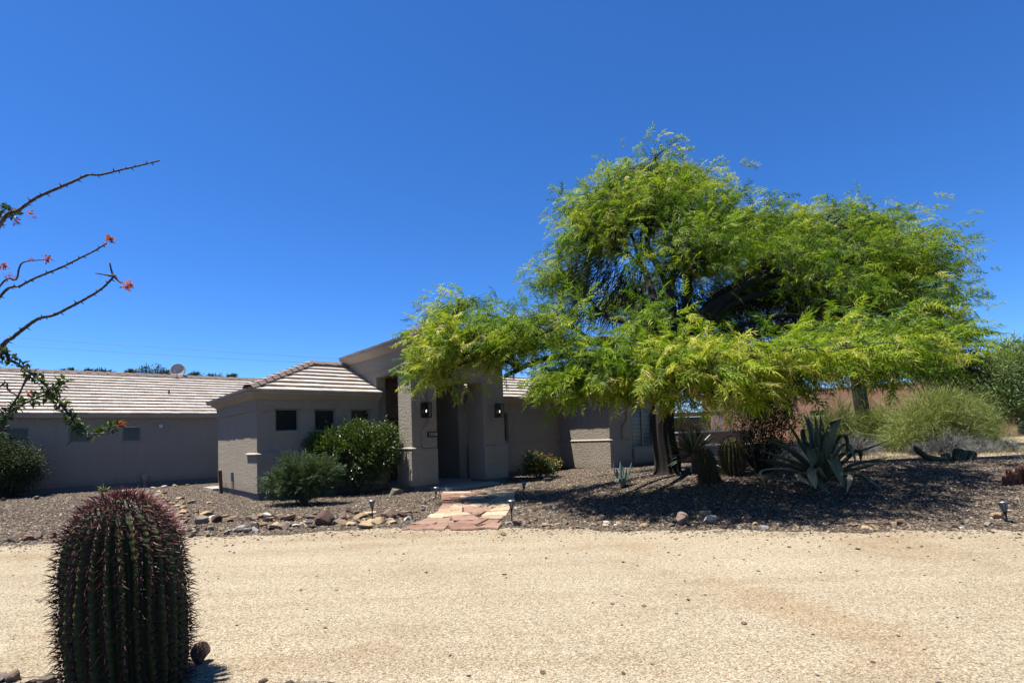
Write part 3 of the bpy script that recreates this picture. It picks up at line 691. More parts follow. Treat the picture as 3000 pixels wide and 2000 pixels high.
# wooden post and conduit box by the front block
ps = hw(-0.12, 3.55); tag(MB().add(*(lambda b: (b.v, b.f))(MB().box(-0.045, 0.045, -0.045, 0.045, -0.1, 0.72)), 0.5).add([(-0.06, -0.045, 0.42), (-0.046, -0.045, 0.42), (-0.046, 0.045, 0.42), (-0.06, 0.045, 0.42), (-0.06, -0.045, 0.70), (-0.046, -0.045, 0.70), (-0.046, 0.045, 0.70), (-0.06, 0.045, 0.70)], [(0,3,2,1),(4,5,6,7),(0,1,5,4),(1,2,6,5),(2,3,7,6),(3,0,4,7)]).build('wooden_post', simple('weathered_post', (0.0754, 0.0493, 0.0348), 0.9, nscale=12, namt=0.4, bmp=0.006)), 'short weathered brown wooden post against the sunlit end wall of the house', 'post')
o = bpy.data.objects['wooden_post']; o.location = ps; o.rotation_euler = (0, R_(-2), YAW)
bx = thing('conduit_box', hw(-0.001, 2.55, 0.0), 'small grey outlet box with a cable on the sunlit end wall beside the wooden post', 'outlet box', rz=YAW)
part('box', MB().box(-0.07, 0, -0.05, 0.05, 0.42, 0.68), simple('box_grey', (0.174, 0.168, 0.157), 0.6), bx)
part('cable', MB().tube(spline([(-0.03, 0, 0.42), (-0.03, 0.01, 0.28), (-0.02, 0.05, 0.18), (-0.02, 0.07, 0.1)], 4), 0.012, 6), simple('cable_grey', (0.116, 0.11, 0.104)), bx)

# ------------------------------------------------------------------ border rocks and flagstones
def rock_mesh(seed, flat=0.7):
    r = np.random.default_rng(seed); bm = bmesh.new(); bmesh.ops.create_icosphere(bm, subdivisions=3, radius=1.0)
    cuts = []
    for k in range(11):
        n = r.normal(size=3); n /= np.linalg.norm(n); cuts.append((n, r.uniform(0.36, 0.74)))
    ph = r.uniform(0, 6, 6)
    for v in bm.verts:
        p = np.array(v.co)
        for n, c in cuts:
            d = p @ n
            if d > c: p = p - n*(d-c)
        p *= 1 + 0.02*math.sin(p[0]*7+ph[0])*math.sin(p[1]*8+ph[1])*math.sin(p[2]*9+ph[2])
        v.co = (p[0], p[1]*0.8, p[2]*flat)
    V = np.array([v.co[:] for v in bm.verts]); F = np.array([[v.index for v in f.verts] for f in bm.faces]); bm.free()
    return V, F
RK = {'tan': stone_mat('tan_rock', [(0.2, (0.122, 0.0788, 0.0419)), (0.5, (0.28, 0.197, 0.109)), (0.8, (0.402, 0.309, 0.197))]),
      'brown': stone_mat('rusty_rock', [(0.2, (0.0522, 0.029, 0.0203)), (0.5, (0.122, 0.0725, 0.0522)), (0.8, (0.244, 0.174, 0.133))]),
      'grey': stone_mat('grey_rock', [(0.2, (0.058, 0.047, 0.0362)), (0.5, (0.139, 0.113, 0.0858)), (0.8, (0.244, 0.201, 0.154))]),
      'white': stone_mat('quartz_rock', [(0.2, (0.232, 0.209, 0.186)), (0.5, (0.348, 0.325, 0.29)), (0.8, (0.435, 0.418, 0.389))])}
ROCKP = {}
for ci, c in enumerate(RK):
    for k in range(4):
        V, F = rock_mesh(200+ci*10+k, [0.75, 0.5, 0.6, 0.35][k]); o = mesh_obj('border_rock', V, F, RK[c]); ROCKP[c, k] = o; COL.objects.unlink(o)
RLAB = {'tan': 'tan ochre rock lying among others along the driveway edge', 'brown': 'rusty brown rock lying among others along the driveway edge',
        'grey': 'grey rock lying among others along the driveway edge', 'white': 'pale quartz rock lying among others along the driveway edge'}
RLAB2 = {'tan': 'flat tan stone slab lying low among the border rocks', 'brown': 'flat rusty brown stone slab lying low among the border rocks',
         'grey': 'flat grey stone slab lying low among the border rocks', 'white': 'flat pale stone slab lying low among the border rocks'}
def rock(x, y, s, c, k, label=None, group='rocks edging the gravel bed', sz=(1, 1, 1), sink=0.25, rz=None, z=None):
    o = ROCKP[c, k].copy(); COL.objects.link(o)
    fl = [0.75, 0.5, 0.6, 0.35][k]
    o.location = (float(x), float(y), float(height(x, y)) + s*fl*sz[2]*(0.75-sink) if z is None else z)
    o.rotation_euler = (rnd.uniform(-.25, .25), rnd.uniform(-.25, .25), rnd.uniform(0, 6.28) if rz is None else rz)
    o.scale = (s*sz[0]*rnd.uniform(.85, 1.25), s*sz[1]*rnd.uniform(.8, 1.15), s*sz[2]*rnd.uniform(.85, 1.15))
    return tag(o, label or (RLAB2 if k in (1, 3) else RLAB)[c], 'rock', group)
def pick(w): return rnd.choices(['tan', 'brown', 'grey', 'white'], w)[0]
# left part of the border: dense band in two or three rows
def rowpx(pts, n, smin, smax, w, spread=0.25):
    xs_ = [p[0] for p in pts]; ys_ = [p[1] for p in pts]
    for i in range(n):
        px = xs_[0] + (xs_[-1]-xs_[0])*(i+rnd.random())/n; py = np.interp(px, xs_, ys_)
        g = ground(px, py); s = rnd.uniform(smin, smax)
        rock(g[0]+rnd.gauss(0, .06), g[1]+rnd.gauss(0, spread), s, pick(w), rnd.choice([0, 1, 2, 3, 3, 1]))
rowpx([(5, 1590), (170, 1570), (420, 1552), (620, 1560), (800, 1548), (1000, 1532), (1180, 1530)], 120, 0.055, 0.15, [8, 4, 3, 1], .22)
rowpx([(480, 1530), (640, 1525), (860, 1520), (1060, 1515), (1200, 1505)], 56, 0.08, 0.18, [8, 4, 3, 1], .22)
# a curved line of flat stones climbing from the border to the wing wall
rowpx([(470, 1440), (520, 1480), (560, 1520)], 30, 0.07, 0.16, [7, 2, 3, 1], .4)
rowpx([(300, 1442), (420, 1432), (560, 1420), (600, 1412)], 16, 0.06, 0.13, [5, 1, 2, 2], .15)
rowpx([(1480, 1545), (1560, 1530), (1700, 1530), (1850, 1540)], 34, 0.035, 0.09, [5, 3, 4, 2], .25)
rowpx([(1500, 1500), (1600, 1480), (1750, 1500)], 18, 0.03, 0.08, [5, 3, 4, 2], .3)
rowpx([(1850, 1540), (2100, 1540), (2400, 1545)], 26, 0.03, 0.085, [4, 4, 4, 2], .16)
rowpx([(2480, 1545), (2700, 1540), (2998, 1540)], 26, 0.04, 0.10, [5, 4, 4, 1], .18)
rowpx([(1560, 1440), (1700, 1425), (1800, 1440)], 14, 0.03, 0.07, [5, 3, 4, 1], .4)
rowpx([(1195, 1520), (1240, 1480), (1290, 1445)], 12, 0.05, 0.11, [5, 3, 3, 1], .1)
def named_rock(px, py, s, c, k, label, **kw):
    g = ground(px, py); rock(g[0], g[1], s, c, k, label, **kw)
named_rock(562, 1573, 0.125, 'grey', 2, 'squarish grey green rock standing alone forward of the border by the barrel cactus')
named_rock(665, 1566, 0.085, 'grey', 0, 'small dark rounded rock straying onto the driveway left of the boulders')
named_rock(962, 1537, 0.21, 'brown', 0, 'largest rusty brown boulder in the border, left of the flagstone path', sink=.1)
named_rock(1020, 1500, 0.10, 'brown', 0, 'dark rounded rock sitting alone on the gravel behind the border boulders', sink=.1)
named_rock(1072, 1547, 0.17, 'tan', 1, 'layered ochre rock beside the foot of the solar path light', sink=0.05)
named_rock(850, 1525, 0.19, 'tan', 1, 'long tilted brown slab leaning on the border rocks', sink=0.0)
named_rock(1150, 1520, 0.17, 'brown', 0, 'dark angular rock where the border meets the flagstones', sink=.1)
named_rock(1995, 1538, 0.165, 'brown', 0, 'large pinkish brown boulder below the tree at the driveway edge', sink=.05)
named_rock(2078, 1535, 0.15, 'white', 0, 'whitest quartz boulder at the driveway edge below the tree', sink=.05)
named_rock(2068, 1512, 0.15, 'tan', 1, 'flat brown slab leaning on the white quartz boulder', sink=0)
named_rock(2195, 1525, 0.13, 'brown', 1, 'low brown rock alone in the tree shade near the driveway edge')
named_rock(1510, 1538, 0.10, 'brown', 0, 'reddish rock at the foot of the tallest path light')
named_rock(2920, 1518, 0.12, 'tan', 0, 'ochre rock beside the path light at the far right')
named_rock(2640, 1535, 0.12, 'brown', 1, 'rusty rock in the sparse right end of the border')
named_rock(108, 1462, 0.12, 'grey', 0, 'dark grey rock beside the left rounded shrub', sink=.05)
named_rock(10, 1466, 0.16, 'brown', 1, 'reddish slab under the left rounded shrub')
named_rock(2028, 1383, 0.10, 'white', 1, 'pale stone under the spiky yucca')
named_rock(2110, 1382, 0.15, 'white', 0, 'pale lumpy rock between the two shaded barrel cacti', sink=0)
rock(-2.08, 3.62, 0.085, 'brown', 0, 'rounded brown rock close to the big barrel cactus on the driveway', sink=-.15, sz=(1, 1, 1.2))
for k in range(9): rock(-3.35+k*0.115+rnd.gauss(0, .02), 3.44+rnd.gauss(0, .035), rnd.uniform(.045, .085), pick([3, 4, 4, 1]), rnd.choice([0, 2, 1]), 'rock in the near border left of the big barrel cactus', 'rocks of the near border')
for k in range(12): rock(-1.95+k*0.075+rnd.gauss(0, .02), 3.215+rnd.gauss(0, .03), rnd.uniform(.03, .06), pick([4, 3, 4, 1]), rnd.choice([0, 2, 1]), 'rock in the near border right of the big barrel cactus', 'rocks of the near border')

# flagstone path
FLAG = [stone_mat('flagstone_red', [(0.1, (0.0855, 0.049, 0.0372)), (0.35, (0.167, 0.0941, 0.0666)), (0.6, (0.221, 0.139, 0.098)), (0.85, (0.126, 0.0833, 0.0686))], scale=3.2, bmp=0.018),
        stone_mat('flagstone_tan', [(0.1, (0.197, 0.12, 0.0782)), (0.35, (0.282, 0.206, 0.133)), (0.6, (0.348, 0.283, 0.193)), (0.85, (0.254, 0.158, 0.106))], scale=3.2, bmp=0.018)]
pl_ = [(-1.86, 8.62), (-1.66, 9.6), (-1.55, 10.7), (-1.58, 12.0), (-1.85, 13.4), (-1.95, 14.55)]
pr_ = [(-0.30, 8.36), (-0.22, 9.5), (-0.06, 10.7), (0.0, 12.0), (0.0, 13.4), (0.15, 14.6)]
def lerp_path(P, t):
    ys = np.linspace(0, 1, len(P)); return np.array([np.interp(t, ys, [p[0] for p in P]), np.interp(t, ys, [p[1] for p in P])])
NR = 11; rows_ = []
tcur = [0]
for i in range(NR): tcur.append(tcur[-1] + rnd.uniform(.75, 1.3))
tcur = [t/tcur[-1] for t in tcur]
def wavy(t, s): return t + 0.012*math.sin(9*s + t*37) + 0.008*math.sin(23*s + t*51)
fl_n = 0
for i in range(NR):
    m_ = rnd.choice([2, 3, 3, 4]); cuts = sorted([0, 1] + [(k + rnd.uniform(-.25, .25))/m_ for k in range(1, m_)])
    for a, b in zip(cuts[:-1], cuts[1:]):
        sk = rnd.uniform(-.05, .05) if 0 < a else 0; sk2 = rnd.uniform(-.05, .05) if b < 1 else 0
        outl = []
        K = 5
        for q in range(K+1): s = a+(b-a)*q/K; outl.append((s+sk*(q == 0)+sk2*(q == K), wavy(tcur[i], s)))
        for q in range(K+1): s = b-(b-a)*q/K; outl.append((s-sk2*(q == 0)-sk*(q == K), wavy(tcur[i+1], s)))
        pts = np.array([lerp_path(pl_, np.clip(t, 0, 1))*(1-s) + lerp_path(pr_, np.clip(t, 0, 1))*s for s, t in outl])
        pts += nr.normal(0, .02, pts.shape); c = pts.mean(0)
        dv = c - pts; L = np.linalg.norm(dv, axis=1)[:, None]; pts = pts + dv/L*np.minimum(0.016, L*0.3)
        zc = float(height(*c)) + rnd.uniform(.02, .035); tl = (rnd.gauss(0, .012), rnd.gauss(0, .012)); n = len(pts)
        bev = pts + dv/L*0.012
        V = [(p[0]-c[0], p[1]-c[1], -.06) for p in pts] + [(p[0]-c[0], p[1]-c[1], zc-.012) for p in pts] + [(p[0]-c[0], p[1]-c[1], zc + tl[0]*(p[0]-c[0]) + tl[1]*(p[1]-c[1])) for p in bev]
        F = [list(reversed(range(n))), list(range(2*n, 3*n))] + [[r*n+k, r*n+(k+1) % n, r*n+(k+1) % n+n, r*n+k+n] for r in (0, 1) for k in range(n)]
        red = rnd.random() < (.8 if i < 3 else .38); o = mesh_obj('flagstone', np.array(V), F, FLAG[0 if red else 1]); o.location = (c[0], c[1], 0)
        tag(o, 'red brown sandstone flagstone laid in the path to the portico' if red else 'pale tan sandstone flagstone laid in the path to the portico', 'flagstone', 'flagstones of the entry path')

# ------------------------------------------------------------------ small yard things
STEEL = simple('brushed_cap', (0.244, 0.238, 0.226), 0.35, 0.8); LENS = simple('smoky_lens', (0.197, 0.191, 0.174), 0.2)
def path_light(px, py, h, label, lean=0.0):
    g = ground(px, py); t = thing('path_light', g, label, 'path light', 'solar path lights along the yard'); t.rotation_euler = (lean, lean*.6, rnd.uniform(0, 3))
    part('cap', MB().lathe([(0.02, h+.026), (0.058, h+.022), (0.068, h+.008), (0.066, h+.001), (0.02, h+.003)], 24), STEEL, t, True)
    part('lens', MB().lathe([(0.046, h), (0.04, h-.04), (0.028, h-.10), (0.02, h-.12)], 16), LENS, t)
    mb = MB()
    for k in range(8):
        a = k*math.pi/4; mb.tube([(0.049*math.cos(a), 0.049*math.sin(a), h), (0.023*math.cos(a), 0.023*math.sin(a), h-.12)], 0.004, 4)
    part('rib_cage', mb, BLACK, t)
    part('stake', MB().lathe([(0.011, -.12), (0.011, h-.17), (0.022, h-.125), (0.024, h-.115)], 10), BLACK, t)
path_light(1091, 1524, 0.35, 'tallest thin path light among the border rocks left of the flagstones')
path_light(1277, 1459, 0.25, 'short path light beside the left portico pillar', 0.06)
path_light(1500, 1532, 0.36, 'black path light at the right front corner of the flagstones')
path_light(1535, 1450, 0.28, 'shaded path light right of the flagstones near the portico', -0.05)
path_light(2952, 1532, 0.27, 'tilted path light at the far right end of the border', 0.12)
g = ground(1160, 1449); rock(g[0], g[1], .23, 'grey', 0, 'rough grey stone block in the shade by the left portico pillar', None, (1.15, .8, .8), .1, YAW)
g = ground(1605, 1410); o = MB().box(-.12, .12, -.08, .08, -.02, .09).box(-.10, .10, -.07, .07, .092, .105).build('valve_box', simple('valve_box_black', (0.029, 0.029, 0.029), .5)); o.location = g; o.rotation_euler = (.1, 0, .4); tag(o, 'small dark box on the gravel in front of the flowering bush', 'box')

# ------------------------------------------------------------------ plants: shared builders
def leaf_proto(L, W, fold=0.25, droop=0.15):
    """folded pointed leaf along +x: 2 x 2 quads"""
    V = np.array([(0,0,0), (L*.45, W/2, fold*W), (L*.5, 0, 0), (L*.45, -W/2, fold*W), (L, 0, -droop*L)])
    return V, np.array([(0, 2, 1, 1), (0, 3, 2, 2), (1, 2, 4, 4), (2, 3, 4, 4)])[:, :3]
def blobs(lobes, n, shell=0.55):
    """points in the outer shell of ellipsoids, with outward directions"""
    w = np.array([l[3]*l[4]+l[4]*l[5]+l[3]*l[5] for l in lobes]); w = w/w.sum(); P = []; D = []
    for l, k in zip(lobes, (w*n).astype(int)):
        d = nr.normal(size=(k, 3)); d /= np.linalg.norm(d, axis=1)[:, None]
        r = (shell + (1-shell)*nr.random(k))[:, None] if shell > 0 else nr.random((k, 1))**.4
        P.append(np.array(l[:3]) + d*r*np.array(l[3:6])); D.append(d)
    return np.vstack(P), np.vstack(D)
def leafy(name, lobes, n, L, W, mat, parent, loc, up=0.3, jit=0.5, shell=0.5, clump=0, vr=(0, 1), droop=0.15, zmin=0.02):
    P, D = blobs(lobes, n, shell)
    if clump:
        C, CD = blobs(lobes, clump, shell); own = nr.integers(0, len(C), len(P)); sp = np.mean([l[3] for l in lobes])*0.16
        P = C[own] + nr.normal(0, sp, P.shape); D = CD[own] + (P-C[own])/sp*0.25
    X = D + np.array([0, 0, up]) + nr.normal(0, jit, D.shape)
    ok = P[:, 2] > float(loc[2]) + zmin; P, X = P[ok], X[ok]
    M = frames(X, nr.uniform(-1, 1, len(X))) * nr.uniform(.65, 1.25, len(X))[:, None, None]
    pv, pf = leaf_proto(L, W, droop=droop)
    V, F, Wv = scatter(pv, pf, M, P, nr.uniform(*vr, len(P)))
    return mesh_obj(name, V - np.asarray(loc), F, mat, parent, Wv)
def stems(name, base, tips, r0, r1, mat, parent, bend=0.2, seg=4, n=5):
    mb = MB(); b = np.zeros(3)
    for t in tips:
        t = np.asarray(t) - np.asarray(base); mid = t*0.5 + nr.normal(0, bend*np.linalg.norm(t)*.3, 3); mid[2] = abs(mid[2])
        pts = spline([b + nr.normal(0, .02, 3)*[1, 1, 0] - [0, 0, .05], mid, t], seg); mb.tube(pts, np.linspace(r0, r1, len(pts)), n)
    return mb.build(name, mat, parent, True)

OLE = leaf_mat('glossy_leaf', [(0, (0.0218, 0.0435, 0.00835)), (.6, (0.0493, 0.087, 0.0139)), (1, (0.108, 0.148, 0.0244))], .22, .38, .5)
g = ground(1035, 1449); sc_ = 14.4/1590
def lob(px, py, Y, rx, ry, rz): p = atY(px, py, Y); return (p[0], p[1], p[2], rx, ry, rz)
t = thing('shrub', g, 'big dark glossy leaved shrub under the front block windows', 'shrub')
Y0 = g[1] + 0.15
L_ = [lob(1035, 1330, Y0, .95, .75, .85), lob(960, 1330, Y0, .55, .6, .65), lob(1115, 1320, Y0, .5, .55, .75), lob(1045, 1270, Y0+.1, .42, .4, .38), lob(1130, 1275, Y0+.1, .3, .4, .3), lob(940, 1300, Y0, .35, .4, .3)]
stems('stem', g, [np.array(l[:3]) + nr.normal(0, .25, 3) for l in L_ for k in range(4)], .025, .008, STEMWOOD, t)
leafy('foliage', L_, 15000, .11, .033, OLE, t, g, up=.55, jit=.55, shell=.55, clump=420)
FEA = leaf_mat('feathery_leaf', [(0, (0.0175, 0.0366, 0.0111)), (.6, (0.0395, 0.0705, 0.0238)), (.9, (0.0614, 0.093, 0.0337)), (1, (0.0877, 0.0648, 0.0238))], .25)
g = ground(890, 1479); Y0 = g[1] + .1
t = thing('shrub', g, 'low feathery grey green shrub in front of the glossy leaved shrub', 'shrub')
L_ = [lob(885, 1405, Y0, .72, .6, .40), lob(830, 1420, Y0, .42, .45, .26), lob(940, 1390, Y0, .42, .45, .36), lob(870, 1365, Y0, .4, .4, .22)]
stems('stem', g, [np.array(l[:3]) + nr.normal(0, .2, 3) for l in L_ for k in range(5)], .016, .004, STEMWOOD, t)
# feathery sprays: twig with thin leaflets
def spray_proto(L, n, ll, lw, rng, pair=2, droop=.5, tipx=1.0):
    V = []; F = []; PV = []
    def strip(b, d, s, w, l, dr, pv):
        i = len(V); d = d/np.linalg.norm(d); q = np.cross(d, s); q = q/np.linalg.norm(q)
        m = b + d*l*.5 + np.array([0, 0, -dr*l*.12]); e = b + d*l + np.array([0, 0, -dr*l*.45])
        for pt in (b - q*w*.3, b + q*w*.3, m + q*w*.5, m - q*w*.5, e + q*w*.12, e - q*w*.12): V.append(pt); PV.append(pv)
        F.append((i, i+1, i+2, i+3)); F.append((i+3, i+2, i+4, i+5))
    for k in range(n):
        x = L*(.12 + .88*(k+rng.uniform(-.3, .3))/n)*tipx; b = np.array([x, rng.normal(0, .012), -droop*.3*x*x/L])
        sd = 1 if k % 2 else -1
        for j in range(pair):
            a = rng.uniform(.5, 1.25)*sd + (j-.5)*.5; d = np.array([math.cos(a), math.sin(a), rng.uniform(-.35, .35)])
            strip(b, d, np.array([0, 0, 1.0]) + rng.normal(0, .5, 3), lw*rng.uniform(.8, 1.3), ll*rng.uniform(.7, 1.25), droop, rng.uniform(-.12, .12))
    return np.array(V), np.array(F), np.array(PV)
def sprays(P, X, roll, S, var, protos):
    parts = []; sel = nr.integers(0, len(protos), len(P))
    for k, (pv, pf, pa) in enumerate(protos):
        q = np.where(sel == k)[0]
        if len(q): parts.append(scatter(pv, pf, frames(X[q], roll[q])*S[q][:, None, None], P[q], var[q], pa))
    return cat(parts)
rg = np.random.default_rng(5); PF = [spray_proto(.22, 14, .05, .008, rg) for k in range(4)]
P, D = blobs(L_, 1500, .35); X = D + [0, 0, .35] + nr.normal(0, .35, D.shape)
V, F, W = sprays(P, X, nr.uniform(-1, 1, len(P)), nr.uniform(.7, 1.3, len(P)), np.clip(.25 + .5*nr.random(len(P)) + .35*(D[:, 2] > .75)*nr.random(len(P)), 0, 1), PF)
ok = True
mesh_obj('foliage', V - g, F, FEA, t, W)
# left rounded shrub
LSH = leaf_mat('small_leaf', [(0, (0.0116, 0.0203, 0.00696)), (.6, (0.029, 0.0435, 0.0139)), (1, (0.058, 0.0725, 0.029))], .2)
g = ground(25, 1458); Y0 = g[1]
t = thing('shrub', g, 'rounded dense small leaved shrub cut by the left picture edge', 'shrub')
L_ = [lob(10, 1375, Y0, 1.05, .95, .95), lob(60, 1360, Y0, .55, .6, .6), lob(-40, 1350, Y0, .8, .8, .8)]
stems('stem', g, [np.array(l[:3]) + nr.normal(0, .3, 3) for l in L_ for k in range(5)], .03, .008, STEMWOOD, t)
leafy('foliage', L_, 26000, .07, .03, LSH, t, g, up=.3, jit=.7, shell=.6, clump=500)
# lantana with flowers
LAN = leaf_mat('lantana_leaf', [(0, (0.0174, 0.029, 0.00812)), (.6, (0.0406, 0.0638, 0.0174)), (1, (0.0812, 0.104, 0.0406))], .25)
g = ground(1575, 1400); Y0 = g[1] + .1
t = thing('flowering_bush', g, 'small bush with yellow and orange flowers by the middle wall', 'bush')
L_ = [lob(1575, 1368, Y0, .62, .5, .33), lob(1560, 1345, Y0, .35, .35, .26), lob(1605, 1365, Y0, .36, .4, .28)]
stems('stem', g, [np.array(l[:3]) + nr.normal(0, .15, 3) for l in L_ for k in range(5)], .012, .004, STEMWOOD, t)
leafy('foliage', L_, 4600, .06, .034, LAN, t, g, up=.4, jit=.6, shell=.4, clump=260)
FLW = leaf_mat('lantana_flower', [(0, (0.55, 0.20, 0.012)), (.5, (0.60, 0.38, 0.025)), (1, (0.62, 0.47, 0.08))], .2)
leafy('blossom', [(l[0], l[1]-.05, l[2]+.03, l[3]*1.04, l[4]*1.05, l[5]*1.05) for l in L_], 520, .036, .042, FLW, t, g, up=.5, jit=.5, shell=.9, clump=64)

# ------------------------------------------------------------------ the big mesquite
MESQ = leaf_mat('mesquite_leaf', [(0, (0.0375, 0.0821, 0.008)), (.3, (0.11, 0.188, 0.012)), (.6, (0.225, 0.299, 0.018)), (.9, (0.375, 0.382, 0.034)), (.93, (0.46, 0.41, 0.16)), (1, (0.58, 0.51, 0.24))], .42, .6, .2, (1.15, 1.2, 0.8))
tb = ground(1955, 1388)
mesq = thing('mesquite_tree', tb, 'huge spreading bright green mesquite tree in front of the right end of the house', 'tree')
ML = []  # lobes: (centre, radii)
def ml(px, py, Y, rx, ry, rz, w=1.0):
    k = 1.0; near = Y < 10   # how far the lobe stands out towards the front
    if py > 940: k = .80 if 1560 < px < 2600 else (.80 if px >= 2600 else .93)
    elif py > 690 and px > 1900: k = .90
    if near: k = 1.0
    Y, rx, ry, rz = Y*k, rx*k, ry*max(k, .9), rz*k
    p = atY(px, py, Y); ML.append((p[0], p[1], p[2], rx, ry, rz, 0.0 if py > 940 else 1.0))
for a in [(1895,522,15.6,.8,1.2,.72),(1985,575,15.8,.75,1.2,.7),(1800,610,15.0,1.05,1.4,.95),(2090,690,15.6,1.0,1.5,.75),(1920,650,14.2,1.5,1.4,.95),(1745,720,14.6,.95,1.3,.85),(2060,740,14.2,1.4,1.4,.9),(1665,830,15.2,.55,1.0,.7),(2190,690,15.2,1.1,1.5,.8),(2250,780,14.8,1.1,1.3,.6),(2010,790,14.4,.9,1.1,.5),
          (2290,690,16.2,.8,1.3,.6),(2430,675,16.5,1.2,1.6,.65),(2560,680,17,1.0,1.4,.6),(2620,720,17.2,.6,1.2,.55),(2480,760,15.5,1.5,1.7,.85),(2620,790,16.2,1.2,1.6,.8),(2665,850,16.8,.9,1.4,.75),(2420,850,14.6,1.1,1.3,.55),(2600,900,15,1.4,1.5,.7),(2700,945,16.2,.75,1.2,.5),(2750,975,16.6,.45,.8,.25),
          (2480,980,13.6,1.5,1.4,.6),(2680,1020,14.8,1.2,1.4,.55),(2300,1070,12.8,1.3,1.3,.36),(2100,1060,12.4,1.2,1.2,.34),(1900,1050,12.2,1.1,1.2,.38),(1915,950,12.6,.42,.7,.4),(1760,1065,12.4,1.0,1.2,.36),(1600,960,13.2,.9,1.1,.6),(1560,985,13,.9,1.0,.32),(1440,970,13.4,.6,.9,.45),(1345,920,13.4,.62,.9,.36),(1290,985,13.3,.36,.7,.4),(1345,1040,13.2,.62,.8,.5),(1290,1095,13.1,.26,.5,.45),(1410,1045,13.2,.42,.7,.28),(1500,1030,13.1,.55,.7,.2),
          (1690,1130,12.6,.65,.9,.4),(1655,1115,12.7,.35,.6,.3),(1800,1110,12.4,.9,1.0,.45),(1960,1110,12.2,1.0,1.1,.5),(2080,1160,12.3,.75,.9,.45),(2200,1100,12.8,1.0,1.1,.45),(2380,1075,13.2,1.0,1.2,.36),(2560,1075,14,1.0,1.2,.34),(1850,1125,12.6,.5,.8,.25),(2260,1150,13.2,.7,.9,.28),
          (2130,1070,8.7,.75,.8,.2),(2290,1055,8.9,.8,.9,.2),(2440,1040,9.0,.8,.9,.18),(2570,1040,9.4,.75,.9,.18),(2640,1050,9.8,.6,.9,.18),(1990,1085,8.8,.65,.8,.2),
          (2150,900,17.6,1.5,1.0,.8),(1850,890,17.4,1.2,1.0,.8),(2400,930,17.8,1.5,1.0,.7),(2020,960,17.2,1.4,1.0,.6)]: ml(*a)
for a in [(1900,640,15.2,2.4,2.0,1.35),(2450,810,16.2,2.6,2.0,.95),(2120,740,15.4,1.5,1.8,1.0)]: p = atY(*a[:3]); ML.append((p[0], p[1], p[2], *a[3:], .5))
rg = np.random.default_rng(21)
PM = [spray_proto(.42, 15, .105, .0135, rg, pair=2, droop=.8) for k in range(6)]
PODS = [spray_proto(.30, 5, .13, .012, rg, pair=1, droop=1.6) for k in range(2)]
P, X, S, W, TW = [], [], [], [], []
trunk_top = np.array([tb[0]+.05, tb[1]+.1, tb[2]+2.1])
hubs = []
for l in ML:
    c = np.array(l[:3]); r = np.array(l[3:6]); area = r[0]*r[1]+r[1]*r[2]+r[0]*r[2]
    K = int(7 + area*(7.2 if l[6] > .7 else (4.6 if l[6] > .3 else 4.8))) 
    d = nr.normal(size=(K, 3)); d /= np.linalg.norm(d, axis=1)[:, None]; d[:, 2] = np.abs(d[:, 2])*.9 - .28
    C = c + d*r*(.55 + .5*nr.random((K, 1)))
    lobev = nr.normal(0, .07)
    for k in range(K):
        m = int(nr.integers(11, 20)); hv = nr.normal(0, .10) + lobev
        out = C[k] - np.array([tb[0], tb[1], C[k][2]]); out /= np.linalg.norm(out) + 1e-6
        dirn = d[k]*.7 + out*.55 + [0, 0, .05]
        pts = C[k] + nr.normal(0, 1, (m, 3))*([.3, .3, .17] if k % 3 else [.42, .42, .26])*(.72 if l[6] < .1 else 1.0)
        P.append(pts); X.append(dirn + [0, 0, -.22] + nr.normal(0, .42, (m, 3))); S.append(nr.uniform(.65, 1.25, m))
        W.append(np.clip(.44 + hv*1.7 + nr.normal(0, .2, m), .02, .88)); hubs.append((c, C[k], pts))
P, X, S, W = np.vstack(P), np.vstack(X), np.concatenate(S), np.concatenate(W)
a1 = sprays(P, X, nr.uniform(-1.2, 1.2, len(P)), S, W, PM)
q = nr.random(len(P)) < .10
a2 = sprays(P[q] + nr.normal(0, .1, (q.sum(), 3)), X[q]*.4 + [0, 0, -.5], nr.uniform(-1, 1, q.sum()), S[q], np.full(q.sum(), .97), PODS)
V, F, Wv = cat([a1, a2])
mesh_obj('crown', V - tb, F, MESQ, mesq, Wv)
# trunk, limbs, branches, twigs
mb = MB()
tr = spline([tb + [0, 0, -.2], tb + [.02, 0, .25], tb + [-.06, .02, .9], tb + [-.02, .05, 1.6], trunk_top + [0, 0, .1]], 6)
k = len(tr); nS = 52
T_, _F = tube(tr, np.interp(np.linspace(0, 1, k), [0, .15, .5, 1], [.40, .275, .245, .27]), nS, True)
for i in range(k):
    for j in range(nS):
        c = tr[i]; v = T_[i*nS+j] - c; a = j*2*math.pi/nS
        T_[i*nS+j] = c + v*(1 + .05*math.sin(3*a + i*.22) + .055*math.sin(8*a - i*.2) + .06*math.sin(15*a + i*.16) + .03*math.sin(23*a - i*.3))
mb.add(T_, _F)
def limb(a, b, r0, r1, sag=.0, n=7, seg=5, wig=.25):
    a, b = np.asarray(a), np.asarray(b); L = np.linalg.norm(b-a)
    m1 = a + (b-a)*.35 + [0, 0, L*.16] + nr.normal(0, wig*L*.12, 3); m2 = a + (b-a)*.7 + [0, 0, L*.12] + nr.normal(0, wig*L*.12, 3)
    pts = spline([a, m1, m2, b], seg); mb.tube(pts, np.linspace(r0, r1, len(pts)), n); return pts
groups = {}
for l in ML:  # main limbs to clusters of lobes
    key = (round((l[0]-tb[0])/2.6), round((l[1]-tb[1])/3.0), round((l[2]-4.5)/2.6)); groups.setdefault(key, []).append(l)
